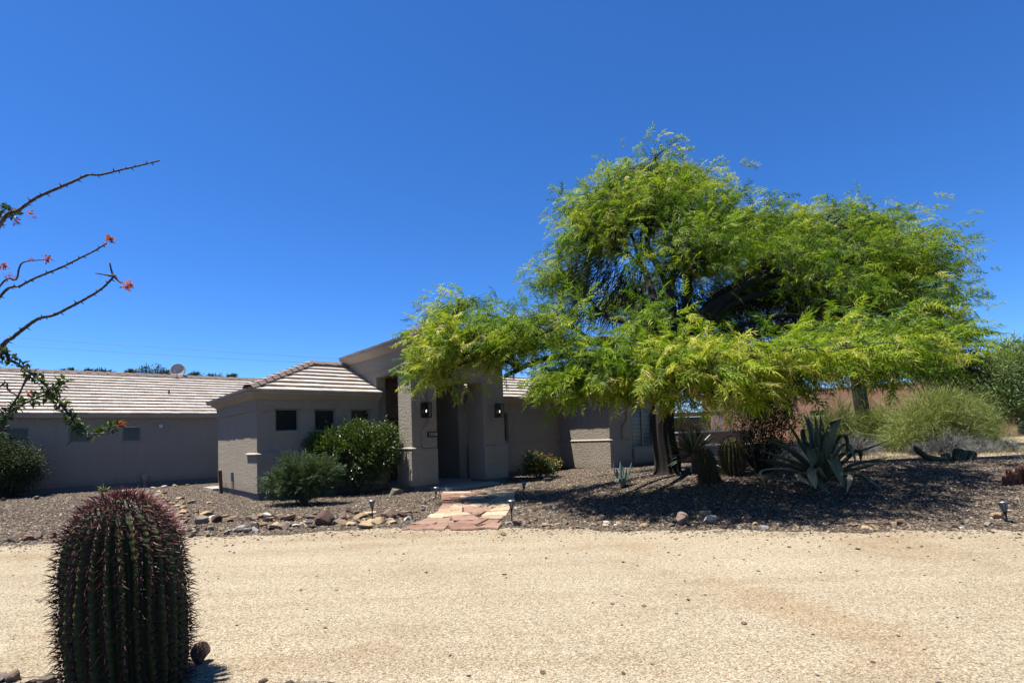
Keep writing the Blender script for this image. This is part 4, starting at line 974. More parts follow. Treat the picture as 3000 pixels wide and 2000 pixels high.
for ls in groups.values():
    c = np.mean([l[:3] for l in ls], axis=0); q_ = trunk_top + (c-trunk_top)*.72
    pts = limb(trunk_top + nr.normal(0, .08, 3), q_, .12, .045, n=9)
    for l in ls: limb(pts[-3], np.array(l[:3]) - [0, 0, .1], .042, .02, n=6)
for c, C, pts in hubs:
    b1 = limb(c + nr.normal(0, .12, 3), C, .02, .009, n=4, seg=3)
    for p in pts[::2]: mb.tube([C, (C+p)/2 + [0, 0, .05], p], [.007, .005, .003], 3, False)
# bare drooping inner twigs under the dome
for k in range(2500):
    c = atY(*[(nr.uniform(1680, 1900), nr.uniform(760, 960)), (nr.uniform(1930, 2360), nr.uniform(830, 990)), (nr.uniform(2600, 2860), nr.uniform(1020, 1090))][int(nr.choice(3, p=[.27, .58, .15]))], nr.uniform(13.6, 15.6))
    out = np.array([c[0]-tb[0], c[1]-tb[1], 0]); out /= np.linalg.norm(out)+1e-6; L = nr.uniform(.4, 1.1)
    mb.tube(spline([c, c + out*L*.45 + [0, 0, -.1*L] + nr.normal(0, .05, 3), c + out*L*.75 + [0, 0, -.55*L] + nr.normal(0, .08, 3)], 3), np.linspace(.012, .004, 7), 3, False)
trunk = mb.build('trunk', BARK, mesq, True, loc=tb)

# ------------------------------------------------------------------ cacti
CACT = leaf_mat('cactus_skin', [(0, (0.0085, 0.0096, 0.00249)), (.5, (0.0298, 0.0337, 0.00497)), (.85, (0.0709, 0.0884, 0.016)), (1, (0.298, 0.337, 0.117))], 0, .6, .3)
SPINE = leaf_mat('cactus_spine', [(0, (0.03, 0.010, 0.010)), (.3, (0.10, 0.022, 0.020)), (.6, (0.24, 0.075, 0.065)), (1, (0.36, 0.29, 0.23))], .1, .5, .3)
DSPINE = leaf_mat('dark_spine', [(0, (0.0348, 0.0128, 0.00928)), (1, (0.116, 0.0522, 0.0348))], .1, .5)
def barrel(t, loc, R, H, ribs, nz, spine_len, smat, lean=(0, 0), detail=2, skin=CACT, twist=.15):
    """ribbed barrel: dome-topped body with rows of areoles on the rib crests, each with its spines"""
    def prof(s):   # s 0..1 from base to tip along the outline -> radius, height
        zz = [(0, .88, 0), (.15, .95, .15), (.32, 1, .36), (.45, .995, .53), (.56, .97, .66), (.67, .89, .785), (.76, .75, .866), (.84, .56, .93), (.91, .36, .972), (.97, .16, .995), (1, .03, 1.0)]
        return np.interp(s, [a[0] for a in zz], [a[1] for a in zz])*R, np.interp(s, [a[0] for a in zz], [a[2] for a in zz])*H
    ns, na = nz*4, ribs*6; s = np.linspace(0, 1, ns); r, z = prof(s)
    # smooth the profile
    for q in range(6): r[1:-1] = (r[:-2]+2*r[1:-1]+r[2:])/4; z[1:-1] = (z[:-2]+2*z[1:-1]+z[2:])/4
    an = np.linspace(0, 2*math.pi, na, endpoint=False); A, SS = np.meshgrid(an, s)
    ph = A*ribs + twist*np.sin(SS*5)*ribs*.35 + .9*np.sin(2*A + SS*4) + .5*np.sin(5*A - SS*7)
    wob_ = 1 + .018*np.sin(3*A + SS*5) + .014*np.sin(7*A - SS*9) + .010*np.sin(13*A + SS*17)
    crest = (0.5+0.5*np.cos(ph))**1.1; bumps = .5 + .5*np.cos(SS*nz*2*math.pi)
    depth = .17*np.clip(r/R, .15, 1)
    rr = wob_*r[:, None]*(1 - depth[:, None]*(1-crest)) + .012*crest*bumps*(r[:, None] > R*.1)
    V = np.stack([rr*np.cos(A) + lean[0]*z[:, None]**1.0, rr*np.sin(A) + lean[1]*z[:, None], np.repeat(z[:, None], na, 1)], -1).reshape(-1, 3)
    idx = (np.arange(ns-1)[:, None]*na + np.arange(na)[None]); nxt = (np.arange(ns-1)[:, None]*na + (np.arange(na)+1)[None] % na)
    F = np.stack([idx, nxt, nxt+na, idx+na], -1).reshape(-1, 4)
    var = (.18 + .5*crest*(.55+.45*bumps) + .25*crest*bumps**4*(SS > .3)).ravel() + nr.normal(0, .06, V.shape[0]); var = np.clip(var, 0, .92)
    # woolly areoles, paler towards the top
    wool = ((crest > .93) & (bumps > .96) & (SS > .45)).ravel(); var[wool] = np.clip(.8 + .2*SS.ravel()[wool], 0, 1)
    mesh_obj('body', V, F, skin, t, var, True)
    # spines
    parts = []; sp_ = []
    for i in range(nz):
        s0 = (i+.0)/nz; j = min(int(round(s0*(ns-1))), ns-1)
        for k in range(ribs):
            a0 = 2*math.pi*k/ribs
            for _ in range(3): a0 = (2*math.pi*k - twist*math.sin(s0*5)*ribs*.35 - .9*math.sin(2*a0 + s0*4) - .5*math.sin(5*a0 - s0*7))/ribs
            a = a0 + nr.normal(0, .012); rad = r[j]*(1 + .018*math.sin(3*a + s0*5) + .014*math.sin(7*a - s0*9) + .010*math.sin(13*a + s0*17)) + .010
            if i >= nz-1: rad *= nr.uniform(.3, 1)
            base = np.array([rad*math.cos(a)+lean[0]*z[j], rad*math.sin(a)+lean[1]*z[j], z[j]+nr.normal(0, .004)])
            slope = np.interp(s0, [0, .5, .75, .9, 1], [-.1, 0, .45, 1.1, 2.2]); nrm = np.array([math.cos(a), math.sin(a), slope]); nrm /= np.linalg.norm(nrm)
            tg = np.array([-math.sin(a), math.cos(a), 0]); up = np.cross(nrm, tg)
            for q in range(9 if detail > 1 else 6):
                if q < 4: th = q*1.57+.78+nr.normal(0, .25); sprd = .55; L = spine_len*nr.uniform(.5, 1.5); w = .0030 if detail > 1 else .004; c = np.clip(.02 + .42*max(0, s0-.45)/.55 + nr.normal(0, .13), 0, .75)  # shaded front and sunlit top put into the colour of all spines
                else: th = (q-4)*1.26 + nr.normal(0, .3); sprd = 1.6; L = spine_len*nr.uniform(.45, .8); w = .0016 if detail > 1 else .003; c = np.clip(.2 + .5*max(0, s0-.4)/.6 + nr.normal(0, .22), 0, 1)
                dr = nrm + sprd*(math.cos(th)*tg + math.sin(th)*up); dr /= np.linalg.norm(dr)
                sp_.append((base, dr, L, w, c, up))
    Vs = []; Fs = []; Ws = []; o = 0
    for b, d, L, w, c, up in sp_:
        s1 = np.cross(d, up); s1 /= np.linalg.norm(s1)+1e-9; s2 = np.cross(d, s1); tip = b + d*L + nr.normal(0, L*.10, 3) - up*L*.12
        mid = b + d*L*.55
        for p, w_ in ((b, w), (mid, w*.75)):
            for an_ in (0, 2.094, 4.189): Vs.append(p + s1*w_*math.cos(an_) + s2*w_*math.sin(an_))
        Vs.append(tip); Ws += [c]*6 + [min(1, c+.1)]
        for q in range(3): Fs.append((o+q, o+(q+1) % 3, o+3+(q+1) % 3)); Fs.append((o+q, o+3+(q+1) % 3, o+3+q)); Fs.append((o+3+q, o+3+(q+1) % 3, o+6))
        o += 7
    m = mesh_obj('spines', np.array(Vs), np.array(Fs), smat, t, Ws); m.name = 'spine_cover'
    return t
bc = np.array([-2.30, 3.26, 0])
t = thing('barrel_cactus', bc, 'large barrel cactus with red and pale spines close in front at the left', 'cactus')
barrel(t, bc, .305, 1.135, 25, 30, .062, SPINE, lean=(-.05, .02))
for px, py, R, H, ln, lab in ((2078, 1412, .30, 1.02, (-.16, .0), 'leaning shaded barrel cactus in front of the spiky yucca'), (2150, 1390, .36, 1.16, (-.03, 0), 'upright dark barrel cactus in front of the low grey wall')):
    g = ground(px, py); d_ = g[1]; s_ = d_/1590
    t = thing('barrel_cactus', g, lab, 'cactus', 'shaded barrel cacti under the tree')
    barrel(t, g, R*s_/(14/1590)*.86, H*s_/(14/1590)*.84, 20, 18, .05, DSPINE, ln, 1)
SAG = leaf_mat('saguaro_skin', [(0, (0.0108, 0.0136, 0.00575)), (.5, (0.0324, 0.0378, 0.0162)), (1, (0.0645, 0.0645, 0.0324))], 0, .6, .25)
def column_mesh(mb, pts, rad, ribs=14, n=None):
    n = n or ribs*4; T, F = tube(pts, rad, n, True); m = len(pts); P_ = np.asarray(pts); var = []
    for i in range(m):
        for j in range(n):
            c = .5+.5*math.cos(j*2*math.pi*ribs/n); T[i*n+j] = P_[i] + (T[i*n+j]-P_[i])*(1-.16*(1-c)); var.append(.1+.7*c)
    mb.add(T, F, var)
def arm(pts, R, seg=6, tipround=True):
    pts = spline(pts, seg); L = len(pts); u = np.linspace(0, 1, L); return pts, R*np.minimum(1, np.sqrt(np.clip((1-u)/.12, .02, 1)))
g = ground(2530, 1300); g = atY(2530, 1285, 26); g[2] = float(height(g[0], g[1]))
t = thing('saguaro', g, 'tall ribbed saguaro trunk rising behind the agave into the tree crown', 'cactus')
mb = MB(); column_mesh(mb, *arm([np.array([.12, 0, -.2]), np.array([.08, 0, 1.2]), np.array([-.06, 0, 2.9]), np.array([-.14, .05, 4.6])], .31)); mb.build('column', SAG, t, True)
# fallen columnar cactus arms on the crest of the gravel mound
g = ground(2740, 1352); sc = g[1]/1590
t = thing('fallen_cactus', g, 'fallen green columnar cactus lying with upturned lobes on the gravel crest', 'cactus')
def lp(px, py, dy=0): p = atY(px, py, g[1]+dy); return p - g
mb = MB(); column_mesh(mb, *arm([lp(2775, 1348), lp(2745, 1344), lp(2720, 1340), lp(2700, 1328), lp(2676, 1306)], 8.5*sc), 12); mb.build('arm', SAG, t, True)
for a, b, r in (((2775, 1349), (2768, 1327), 12), ((2806, 1352), (2814, 1316), 17), ((2836, 1352), (2848, 1322), 14)):
    mb = MB(); A, B = lp(*a), lp(*b, dy=.05); column_mesh(mb, *arm([A, A*.6+B*.4, A*.25+B*.75, B], r*sc, 5), 12); mb.build('lobe', SAG, t, True)
mb = MB(); column_mesh(mb, *arm([lp(2765, 1353), lp(2800, 1354), lp(2850, 1350)], 8*sc), 12); mb.build('trunk', SAG, t, True)
# little clump of hedgehog cactus at the right edge
g = ground(2978, 1418); sc = g[1]/1590
t = thing('hedgehog_cactus', g, 'small brown spined cluster cactus at the right edge of the gravel bed', 'cactus')
CHO = leaf_mat('hedgehog_skin', [(0, (0.0174, 0.0116, 0.00696)), (1, (0.058, 0.0377, 0.0203))], 0, .7)
for px, top, r in ((2958, 1372, 9), (2985, 1364, 9), (2970, 1385, 9), (3003, 1360, 10), (2945, 1392, 8)):
    mb = MB(); A = atY(px, 1418, g[1]) - g; A[2] = -.05; B = atY(px - 3, top, g[1]) - g; pts, rr = arm([A, A*.5+B*.5, B], r*sc*.8, 6); column_mesh(mb, pts, rr, 11); st = mb.build('column', CHO, t, True)
    Vs = []; Fs = []; o = 0
    for k in range(420):
        u = nr.random(); c = A + (B-A)*u; a = nr.uniform(0, 6.28); n_ = np.array([math.cos(a), math.sin(a), .25+.8*(u > .9)]); b = c + n_*[1, 1, 0]*r*sc*.75
        d = n_ + nr.normal(0, .5, 3); e = b + d/np.linalg.norm(d)*nr.uniform(.03, .055); s = np.cross(d, [0, 0, 1.0]); s /= np.linalg.norm(s)+1e-6
        Vs += [b - s*.003, b + s*.003, e]; Fs.append((o, o+1, o+2)); o += 3
    mesh_obj('spine_cover', np.array(Vs), np.array(Fs), SPINE, st, nr.uniform(.2, .9, len(Vs)))

# ------------------------------------------------------------------ agaves and yuccas
AGA = leaf_mat('agave_leaf', [(0, (0.0158, 0.0258, 0.0145)), (.6, (0.0374, 0.057, 0.0317)), (.9, (0.0612, 0.0836, 0.0495)), (.93, (0.144, 0.129, 0.0792)), (1, (0.194, 0.179, 0.115))], .06, .5, .3)
def blade(pts, w, var, thick=.25, seg=6, side=None):
    """thick channelled leaf: centre line pts, width w at its widest"""
    C = spline(pts, seg); m = len(C); u = np.linspace(0, 1, m)
    T = np.gradient(C, axis=0); T /= np.linalg.norm(T, axis=1)[:, None]
    sd = side if side is not None else np.cross(T[0], [0, 0, 1.0])
    if np.linalg.norm(sd) < .1: sd = np.array([1., 0, 0])
    sd = sd/np.linalg.norm(sd)
    V = []; F = []
    for i in range(m):
        s = sd - T[i]*np.dot(sd, T[i]); s /= np.linalg.norm(s); nn = np.cross(s, T[i]); nn = nn if nn[2] > -.2 else nn
        ww = w*.5*np.interp(u[i], [0, .15, .45, .75, .93, 1], [.75, .72, 1, .72, .25, .02]); th = ww*thick
        for a, b in ((-1, .22), (-.5, -.02), (0, -.12), (.5, -.02), (1, .22), (.45, -.5), (0, -.75), (-.45, -.5)): V.append(C[i] + s*ww*a + nn*(ww*b*1.3 if b > -.3 else ww*b*thick*2.2))
    for i in range(m-1):
        for k in range(8): F.append((i*8+k, i*8+(k+1) % 8, (i+1)*8+(k+1) % 8, (i+1)*8+k))
    return np.array(V), np.array(F), np.full(len(V), var)
g = ground(2425, 1440); sc = g[1]/1590
t = thing('agave', g, 'sprawling grey green century plant with bent dead leaves under the tree', 'agave')
core = np.array([0, 0, .16])
def apt(px, py, dy): return atY(px, py, g[1]+dy) - g
LEAVES = [  # polylines in the picture with a depth offset (m) for each leaf, then width in px
 ([(2400,1395),(2385,1330),(2375,1262),(2352,1208)], [.1,.25,.35,.45], 24, .5), ([(2405,1390),(2392,1320),(2380,1260),(2364,1212)], [.05,.1,.15,.2], 26, .55),
 ([(2408,1385),(2398,1310),(2392,1255),(2387,1214)], [0,.0,.0,.0], 20, .5), ([(2412,1385),(2408,1310),(2407,1260),(2403,1213)], [0,.15,.25,.3], 16, .4),
 ([(2415,1385),(2420,1330),(2432,1275),(2448,1237),(2468,1230)], [0,-.1,-.15,-.15,-.1], 30, .55), ([(2415,1385),(2440,1320),(2462,1278),(2478,1280),(2482,1315),(2480,1312)], [0,.0,.05,.1,.15,.2], 20, .4),
 ([(2415,1390),(2450,1350),(2490,1318),(2530,1318),(2606,1287)], [0,.1,.2,.3,.3], 22, .45), ([(2420,1390),(2470,1355),(2510,1320),(2520,1330),(2522,1355)], [0,.2,.25,.3,.3], 20, .35),
 ([(2420,1395),(2480,1368),(2540,1350),(2612,1338)], [0,-.1,-.1,.0], 22, .4), ([(2420,1395),(2470,1380),(2530,1368),(2580,1355)], [0,-.3,-.4,-.4], 24, .5),
 ([(2400,1395),(2360,1320),(2330,1270),(2300,1222)], [0,.1,.2,.3], 28, .55), ([(2398,1395),(2350,1345),(2300,1310),(2215,1275)], [0,-.1,-.1,.0], 26, .6), ([(2395,1395),(2340,1360),(2290,1340),(2230,1320)], [0,-.3,-.45,-.5], 24, .6),
 ([(2395,1398),(2330,1370),(2270,1350),(2212,1345)], [0,-.2,-.3,-.3], 22, .65), ([(2395,1400),(2330,1378),(2275,1372),(2228,1382),(2246,1428)], [0,-.4,-.6,-.75,-.8], 12, .97),
 ([(2395,1400),(2350,1378),(2300,1362),(2240,1352)], [.1,.3,.45,.5], 22, .45), ([(2400,1395),(2350,1350),(2290,1300),(2250,1290)], [.1,.4,.6,.7], 22, .4),
 ([(2405,1395),(2395,1345),(2380,1312),(2374,1330),(2376,1360)], [-.1,-.35,-.5,-.6,-.6], 24, .7), ([(2410,1395),(2402,1340),(2398,1325),(2385,1350),(2370,1385)], [-.1,-.45,-.6,-.75,-.85], 20, .8),
 ([(2415,1395),(2430,1350),(2440,1345),(2455,1380),(2472,1428)], [-.1,-.5,-.7,-.85,-.9], 32, .75), ([(2410,1400),(2390,1370),(2378,1385),(2385,1410),(2390,1432)], [-.1,-.5,-.7,-.8,-.85], 24, .96),
 ([(2405,1400),(2370,1385),(2335,1388),(2355,1405),(2385,1425)], [-.1,-.4,-.6,-.7,-.8], 16, .95), ([(2420,1400),(2460,1388),(2490,1383),(2488,1410),(2480,1444)], [-.1,-.4,-.6,-.75,-.8], 16, .96),
 ([(2420,1398),(2480,1392),(2530,1395),(2560,1415),(2590,1437)], [-.1,-.35,-.5,-.6,-.65], 20, .75), ([(2415,1400),(2405,1395),(2400,1410),(2415,1430),(2432,1442)], [-.1,-.6,-.8,-.95,-1.0], 18, .6),
 ([(2390,1400),(2330,1392),(2305,1400),(2310,1420)], [-.1,-.5,-.65,-.75], 14, .5), ([(2400,1395),(2390,1340),(2360,1300),(2352,1262),(2372,1258)], [.1,.4,.55,.65,.65], 18, .35),
 ([(2420,1395),(2450,1330),(2480,1300),(2500,1330),(2506,1362)], [0,-.25,-.35,-.5,-.55], 15, .5)]
for pl2, dy, w, vv in LEAVES:
    P2 = [apt(*p, d) for p, d in zip(pl2, dy)]
    P2[0] = core + (P2[0]-core)*.35
    V, F, W = blade(P2, w*sc*1.25, vv)
    o = mesh_obj('leaf', V, F, AGA, t, np.clip(W + nr.normal(0, .02, len(W)), 0, 1), True)
    if vv > .9: o['label'] = 'dead tan leaf bent down to the gravel'
    sm = o.modifiers.new('s', 'SUBSURF'); sm.levels = sm.render_levels = 1
BAG = leaf_mat('blue_agave_leaf', [(0, (0.058, 0.0812, 0.0696)), (1, (0.133, 0.168, 0.145))], .05, .55, .3)
g = ground(1826, 1426); sc = g[1]/1590
t = thing('agave', g, 'small upright pale blue green agave on the open gravel left of the trunk', 'agave')
for px, py, dy, w, mid in ((1817, 1348, 0, 11, (1818, 1385)), (1796, 1352, .05, 9, (1803, 1388)), (1851, 1352, .05, 9, (1842, 1388)), (1835, 1370, -.1, 9, (1833, 1395)), (1805, 1368, .15, 9, (1810, 1395)), (1842, 1375, .12, 9, (1836, 1398)), (1808, 1412, -.2, 9, (1812, 1402)), (1848, 1418, -.12, 8, (1842, 1404)), (1826, 1400, -.25, 9, (1828, 1402)), (1822, 1360, .15, 10, (1822, 1390)), (1852, 1405, .05, 7, (1845, 1402))):
    B = atY(1826, 1420, g[1]) - g; V, F, W = blade([B*.4 + nr.normal(0, .01, 3), atY(*mid, g[1]+dy*.7)-g, atY(px, py, g[1]+dy)-g], w*sc*1.4, nr.uniform(.2, .9)); o = mesh_obj('leaf', V, F, BAG, t, W, True)
YUC = leaf_mat('yucca_leaf', [(0, (0.0232, 0.0348, 0.0145)), (.6, (0.058, 0.0754, 0.0319)), (1, (0.139, 0.151, 0.087))], .12, .45, .4)
def rosette(name, base, R, n, w, mat, label, cat_, up=(-.25, 1.3), z0=.1):
    t = thing(name, base, label, cat_); parts = []
    for k in range(n):
        a = nr.uniform(0, 6.28); el = nr.uniform(*up); L = R*nr.uniform(.8, 1.1); d = np.array([math.cos(a)*math.cos(el), math.sin(a)*math.cos(el), math.sin(el)])
        c = np.array([0, 0, z0]); p1 = c + d*L*.5; p2 = c + d*L - [0, 0, .06*L*max(0, math.cos(el))]
        parts.append(blade([c + d*.03, p1, p2], w, nr.uniform(0, 1), seg=2))
    V, F, W = cat(parts); mesh_obj('leaf_rosette', V, F, mat, t, W); return t
g = ground(2035, 1385)
t = rosette('yucca', g, .82*g[1]/14.5, 95, .045, YUC, 'spiky green yucca between the trunk and the low grey wall', 'yucca', (-.35, 1.45), .42)
mesh_obj('stalk', *tube([(0, 0, -.1), (0, 0, .45)], .06, 10), STEMWOOD, t)
g = ground(305, 1442)
rosette('yucca', g, .36, 34, .03, leaf_mat('young_yucca', [(0, (0.058, 0.087, 0.0232)), (1, (0.139, 0.174, 0.0522))], .2), 'small bright green yucca at the foot of the wing wall', 'yucca', (.1, 1.4), .02)

# ------------------------------------------------------------------ ocotillo reaching in from the left
OCB = np.array([-4.25, 3.35, 0.0])
oc = thing('ocotillo', OCB, 'thorny grey ocotillo with red blossom tips reaching in from the left', 'ocotillo')
OCM = leaf_mat('ocotillo_cane', [(0, (0.0203, 0.0174, 0.0162)), (.6, (0.058, 0.0522, 0.0464)), (1, (0.128, 0.116, 0.104))], 0, .8, .2)
OCL = leaf_mat('ocotillo_leaf', [(0, (0.0174, 0.0348, 0.0087)), (.6, (0.0406, 0.0696, 0.0174)), (1, (0.0812, 0.11, 0.029))], .3)
OCF = leaf_mat('ocotillo_flower', [(0, (0.167, 0.0324, 0.0115)), (.5, (0.395, 0.0806, 0.0269)), (1, (0.517, 0.194, 0.0672))], .3)
def c1(x, y): return (x/2.5286, 440 + y/2.5286)
def c2(x, y): return (x/2.5286, 1000 + y/2.5286)
def cane(px, Y, w0, w1, leaves=0, flower=None, thorn=True, base=True, dY=0.0, flip=False):
    pts = [atY(*p, Y + dY*i/max(1, len(px)-1)) for i, p in enumerate(px)]
    if base:
        a = pts[0]; d = a - (pts[1]); b0 = OCB + [nr.uniform(-.08, .08), nr.uniform(-.08, .08), -.05]
        pts = [b0, b0*.6 + a*.4 + np.array([-.12, 0, .2]), b0*.22 + a*.78 + np.array([-.05, 0, .06])] + pts
    C = spline(pts, 7); m = len(C); s = Y/1590
    lw = np.interp(np.arange(m), [0, m*.35, m-1], [w0*1.5*s, w0*.8*s, w1*.8*s])*.5
    lw = lw*(1 + .13*np.sin(np.arange(m)*2.3))
    mb = MB(); T, F = tube(C, lw, 8); mb.add(T, F, list(nr.uniform(.2, 1, len(T))))
    Tn = np.gradient(C, axis=0); Tn /= np.linalg.norm(Tn, axis=1)[:, None]
    L = np.concatenate([[0], np.cumsum(np.linalg.norm(np.diff(C, axis=0), axis=1))]); step = .026
    for k, l in enumerate(np.arange(.3, L[-1]-.01, step)):
        p = np.array([np.interp(l, L, C[:, q]) for q in range(3)]); d = np.array([np.interp(l, L, Tn[:, q]) for q in range(3)]); r = np.interp(l, L, lw)
        a = k*2.4; u = np.cross(d, [0, 1., .2]); u /= np.linalg.norm(u); v = np.cross(d, u); n_ = u*math.cos(a) + v*math.sin(a)
        if thorn:
            tip = p + n_*(r + nr.uniform(.012, .024)) + d*.006; s1 = d*.0028; s2 = np.cross(d, n_)*.0024; b = p + n_*r*.7
            mb.add([b-s1*1.6, b+s2*1.6, b+s1*1.6, b-s2*1.6, tip], [(0, 1, 4), (1, 2, 4), (2, 3, 4), (3, 0, 4)], .1)
    o = mb.build('cane', OCM, oc, True, loc=OCB)
    if leaves:
        l0 = L[-1]*(1-leaves) if leaves < 1 else .5
        ls = nr.uniform(l0, L[-1]*.995, int((L[-1]-l0)*430)); P = np.stack([np.interp(ls, L, C[:, q]) for q in range(3)], 1); D = np.stack([np.interp(ls, L, Tn[:, q]) for q in range(3)], 1)
        X = nr.normal(0, 1, P.shape) + D*.3 + [0, 0, .35]; Xn = X/np.linalg.norm(X, axis=1)[:, None]
        pv, pf = leaf_proto(.034, .017, .2, .1); V, F, W = scatter(pv, pf, frames(X, nr.uniform(-1, 1, len(X)))*nr.uniform(.6, 1.3, len(X))[:, None, None], P + Xn*.012, nr.random(len(P)))
        mesh_obj('leaves', V - OCB, F, OCL, oc, W).name = 'leaf_cover'
    if flower:
        for (fx, fy, rad, n) in flower:
            c = atY(fx, fy, Y + dY); X = nr.normal(0, 1, (n, 3)) + Tn[-1]*.9; Xn = X/np.linalg.norm(X, axis=1)[:, None]
            pv, pf = leaf_proto(.020, .007, .6, .1); V, F, W = scatter(pv, pf, frames(X, nr.uniform(-1, 1, n))*nr.uniform(.7, 1.3, n)[:, None, None], c + Xn*rad*.75*nr.random((n, 1)), nr.random(n))
            mesh_obj('flower_cluster', V - OCB, F, OCF, oc, W)
    return C
cane([c1(0, 550), c1(140, 445), c1(265, 355), c1(420, 285), c1(560, 225), c1(650, 184), c1(740, 183), c1(870, 152), c1(1000, 122), c1(1185, 78)], 3.25, 11, 5)
cane([c1(0, 485), c1(90, 478), c1(170, 472)], 3.4, 6, 4, leaves=.2, flower=[(c1(215, 475)[0], c1(215, 475)[1], .035, 26), (c1(110, 530)[0], c1(110, 530)[1], .03, 26)])
cane([c1(0, 1085), c1(150, 1005), c1(265, 945), c1(460, 865), c1(600, 795), c1(700, 745), c1(790, 690)], 3.15, 9, 5, flower=[(c1(805, 672)[0], c1(805, 672)[1], .026, 60)])
cane([c1(0, 1005), c1(115, 960), c1(140, 880), c1(165, 835), c1(230, 818), c1(335, 812)], 3.3, 7, 4, flower=[(c1(345, 806)[0], c1(345, 806)[1], .026, 50), (c1(60, 938)[0], c1(60, 938)[1], .03, 30), (c1(228, 805)[0], c1(228, 805)[1], .008, 8)], thorn=False)
cane([c1(-60, 870), c1(-10, 860)], 3.5, 6, 4, flower=[(c1(14, 850)[0], c1(14, 850)[1], .035, 60)])
cane([c1(0, 1470), c1(90, 1390), c1(190, 1310), c1(290, 1245), c1(400, 1220), c1(530, 1155), c1(660, 1085), c1(760, 1020), c1(840, 940)], 3.0, 13, 7)
cane([c1(845, 940), c1(828, 900), c1(812, 832)], 3.0, 7, 5, base=False)
cane([c1(845, 935), c1(770, 920), c1(708, 911)], 3.0, 6, 4, base=False)
cane([c1(845, 930), c1(875, 965), c1(905, 990)], 3.0, 7, 5, base=False, flower=[(c1(938, 1000)[0], c1(938, 1000)[1], .032, 80)])
cane([c2(-20, 120), c2(80, 140), c2(200, 215), c2(300, 290), c2(380, 370), c2(440, 450), c2(510, 540), c2(590, 640), c2(650, 680), c2(740, 680), c2(820, 640), c2(880, 615)], 2.75, 10, 5, leaves=.62, flower=[(c2(892, 612)[0], c2(892, 612)[1], .014, 26)])
cane([c2(870, 625), c2(950, 634), c2(1040, 632)], 2.75, 3, 1.5, base=False, thorn=False)
cane([c2(610, 665), c2(560, 720), c2(490, 768)], 2.75, 6, 4, base=False, thorn=False)
cane([c2(0, 660), c2(40, 560), c2(90, 510), c2(180, 460), c2(280, 415), c2(380, 370), c2(450, 320), c2(510, 285)], 2.8, 9, 5, leaves=.55)
cane([c2(210, 245), c2(170, 330), c2(130, 410), c2(60, 520)], 2.85, 6, 8, base=False)
cane([c2(0, 335), c2(60, 360), c2(110, 390), c2(170, 412)], 2.9, 7, 4, flower=[(c2(210, 378)[0], c2(210, 378)[1], .022, 22)])

# ------------------------------------------------------------------ background: walls, neighbours, trees, scrub
def wall_thing(name, a, b, z1, thick, m, capm, label, z0=-.3):
    a, b = np.array(a), np.array(b); L = np.linalg.norm(b-a); t = thing(name, (a[0], a[1], 0), label, 'wall', rz=math.atan2(b[1]-a[1], b[0]-a[0]))
    MB().box(0, L, 0, thick, z0, z1).build('wall_body', m, t); MB().box(-.03, L+.03, -.03, thick+.03, z1+.002, z1+.06).build('coping', capm, t); return t
CAP = simple('pale_coping', (0.29, 0.261, 0.232), .9, nscale=5)
wall_thing('garden_wall', (6.05, 17.95), (10.6, 17.75), .90, .2, STUCCO, CAP, 'low grey stucco wall behind the shaded barrel cacti')
wall_thing('garden_wall', (6.45, 21.2), (10.2, 23.2), 1.37, .2, BROWN, CAP, 'brown garden wall behind the spiky yucca and the low grey wall')
nb = thing('adobe_house', (19.6, 35.0, 0), 'flat roofed pinkish adobe house seen through gaps behind the tree', 'house', rz=-.5)
nw_ = (-.35, .55, 2.18, 2.50)
mb = MB(); wall_grid(mb, 'q', 0, .3, -7.0, 8.4, -.3, 3.85, [nw_]); mb.build('wall', PINK, nb)
MB().box(8.1, 8.4, .3, 9, -.3, 3.85).build('wall', PINK, nb); MB().box(-7, -6.7, .3, 9, -.3, 3.85).build('wall', PINK, nb); MB().box(-6.7, 8.1, .3, 9, 3.3, 3.5).build('roof', BROWN, nb)
MB().box(-6.9, 8.3, -.02, .31, 3.851, 3.93).build('parapet_cap', PINK, nb)
f = MB(); f.box(nw_[0], nw_[1], .08, .14, nw_[2], nw_[2]+.04).box(nw_[0], nw_[1], .08, .14, nw_[3]-.04, nw_[3]).box(.08, .12, .078, .138, nw_[2]+.04, nw_[3]-.04); fo = f.build('window', BRONZE, nb)
MB().box(nw_[0], nw_[1], .15, .17, nw_[2], nw_[3]).build('pane', GLASS, fo); MB().box(nw_[0]-.04, nw_[1]+.06, -.06, .07, nw_[2]-.08, nw_[2]-.004).build('sill', CAP, fo)
cn = MB(); cn.tube([(-1.25, .1, 3.42), (-1.25, -.55, 3.36)], .09, 10); cn.build('drain_spout', BROWN, nb)
pt = thing('patio_cover', (11.6, 33.0, 0), 'dark covered patio with white posts beside the pinkish adobe house', 'patio', rz=-.05)
MB().box(-2.2, 1.4, -.1, 3, 2.42, 2.6).build('patio_roof', BROWN, pt); MB().box(-2.2, 1.4, 3.02, 3.2, -.3, 2.4).build('back_wall', simple('shaded_wall', (0.058, 0.0464, 0.0406)), pt)  # shade of the patio recess put into the back wall's dark colour
for x in (.62, .95): MB().box(x, x+.12, 0, .12, -.2, 2.418).build('post', WHITE, pt)
fb = thing('house', atY(2975, 1265, 46)*[1, 1, 0], 'small brown adobe house in shade beneath the trees at the right edge', 'house', rz=-.3)
mb = MB(); wall_grid(mb, 'q', 0, .3, -1.6, 6, -.3, 3.0, [(.15, 1.1, .2, 1.9)]); mb.build('wall', PINK, fb); MB().box(-1.7, 6.1, -.2, 5, 3.002, 3.2).build('roof', BROWN, fb)
d_ = MB().box(.15, 1.1, .1, .14, .2, 1.9); do = d_.build('door', BRONZE, fb)

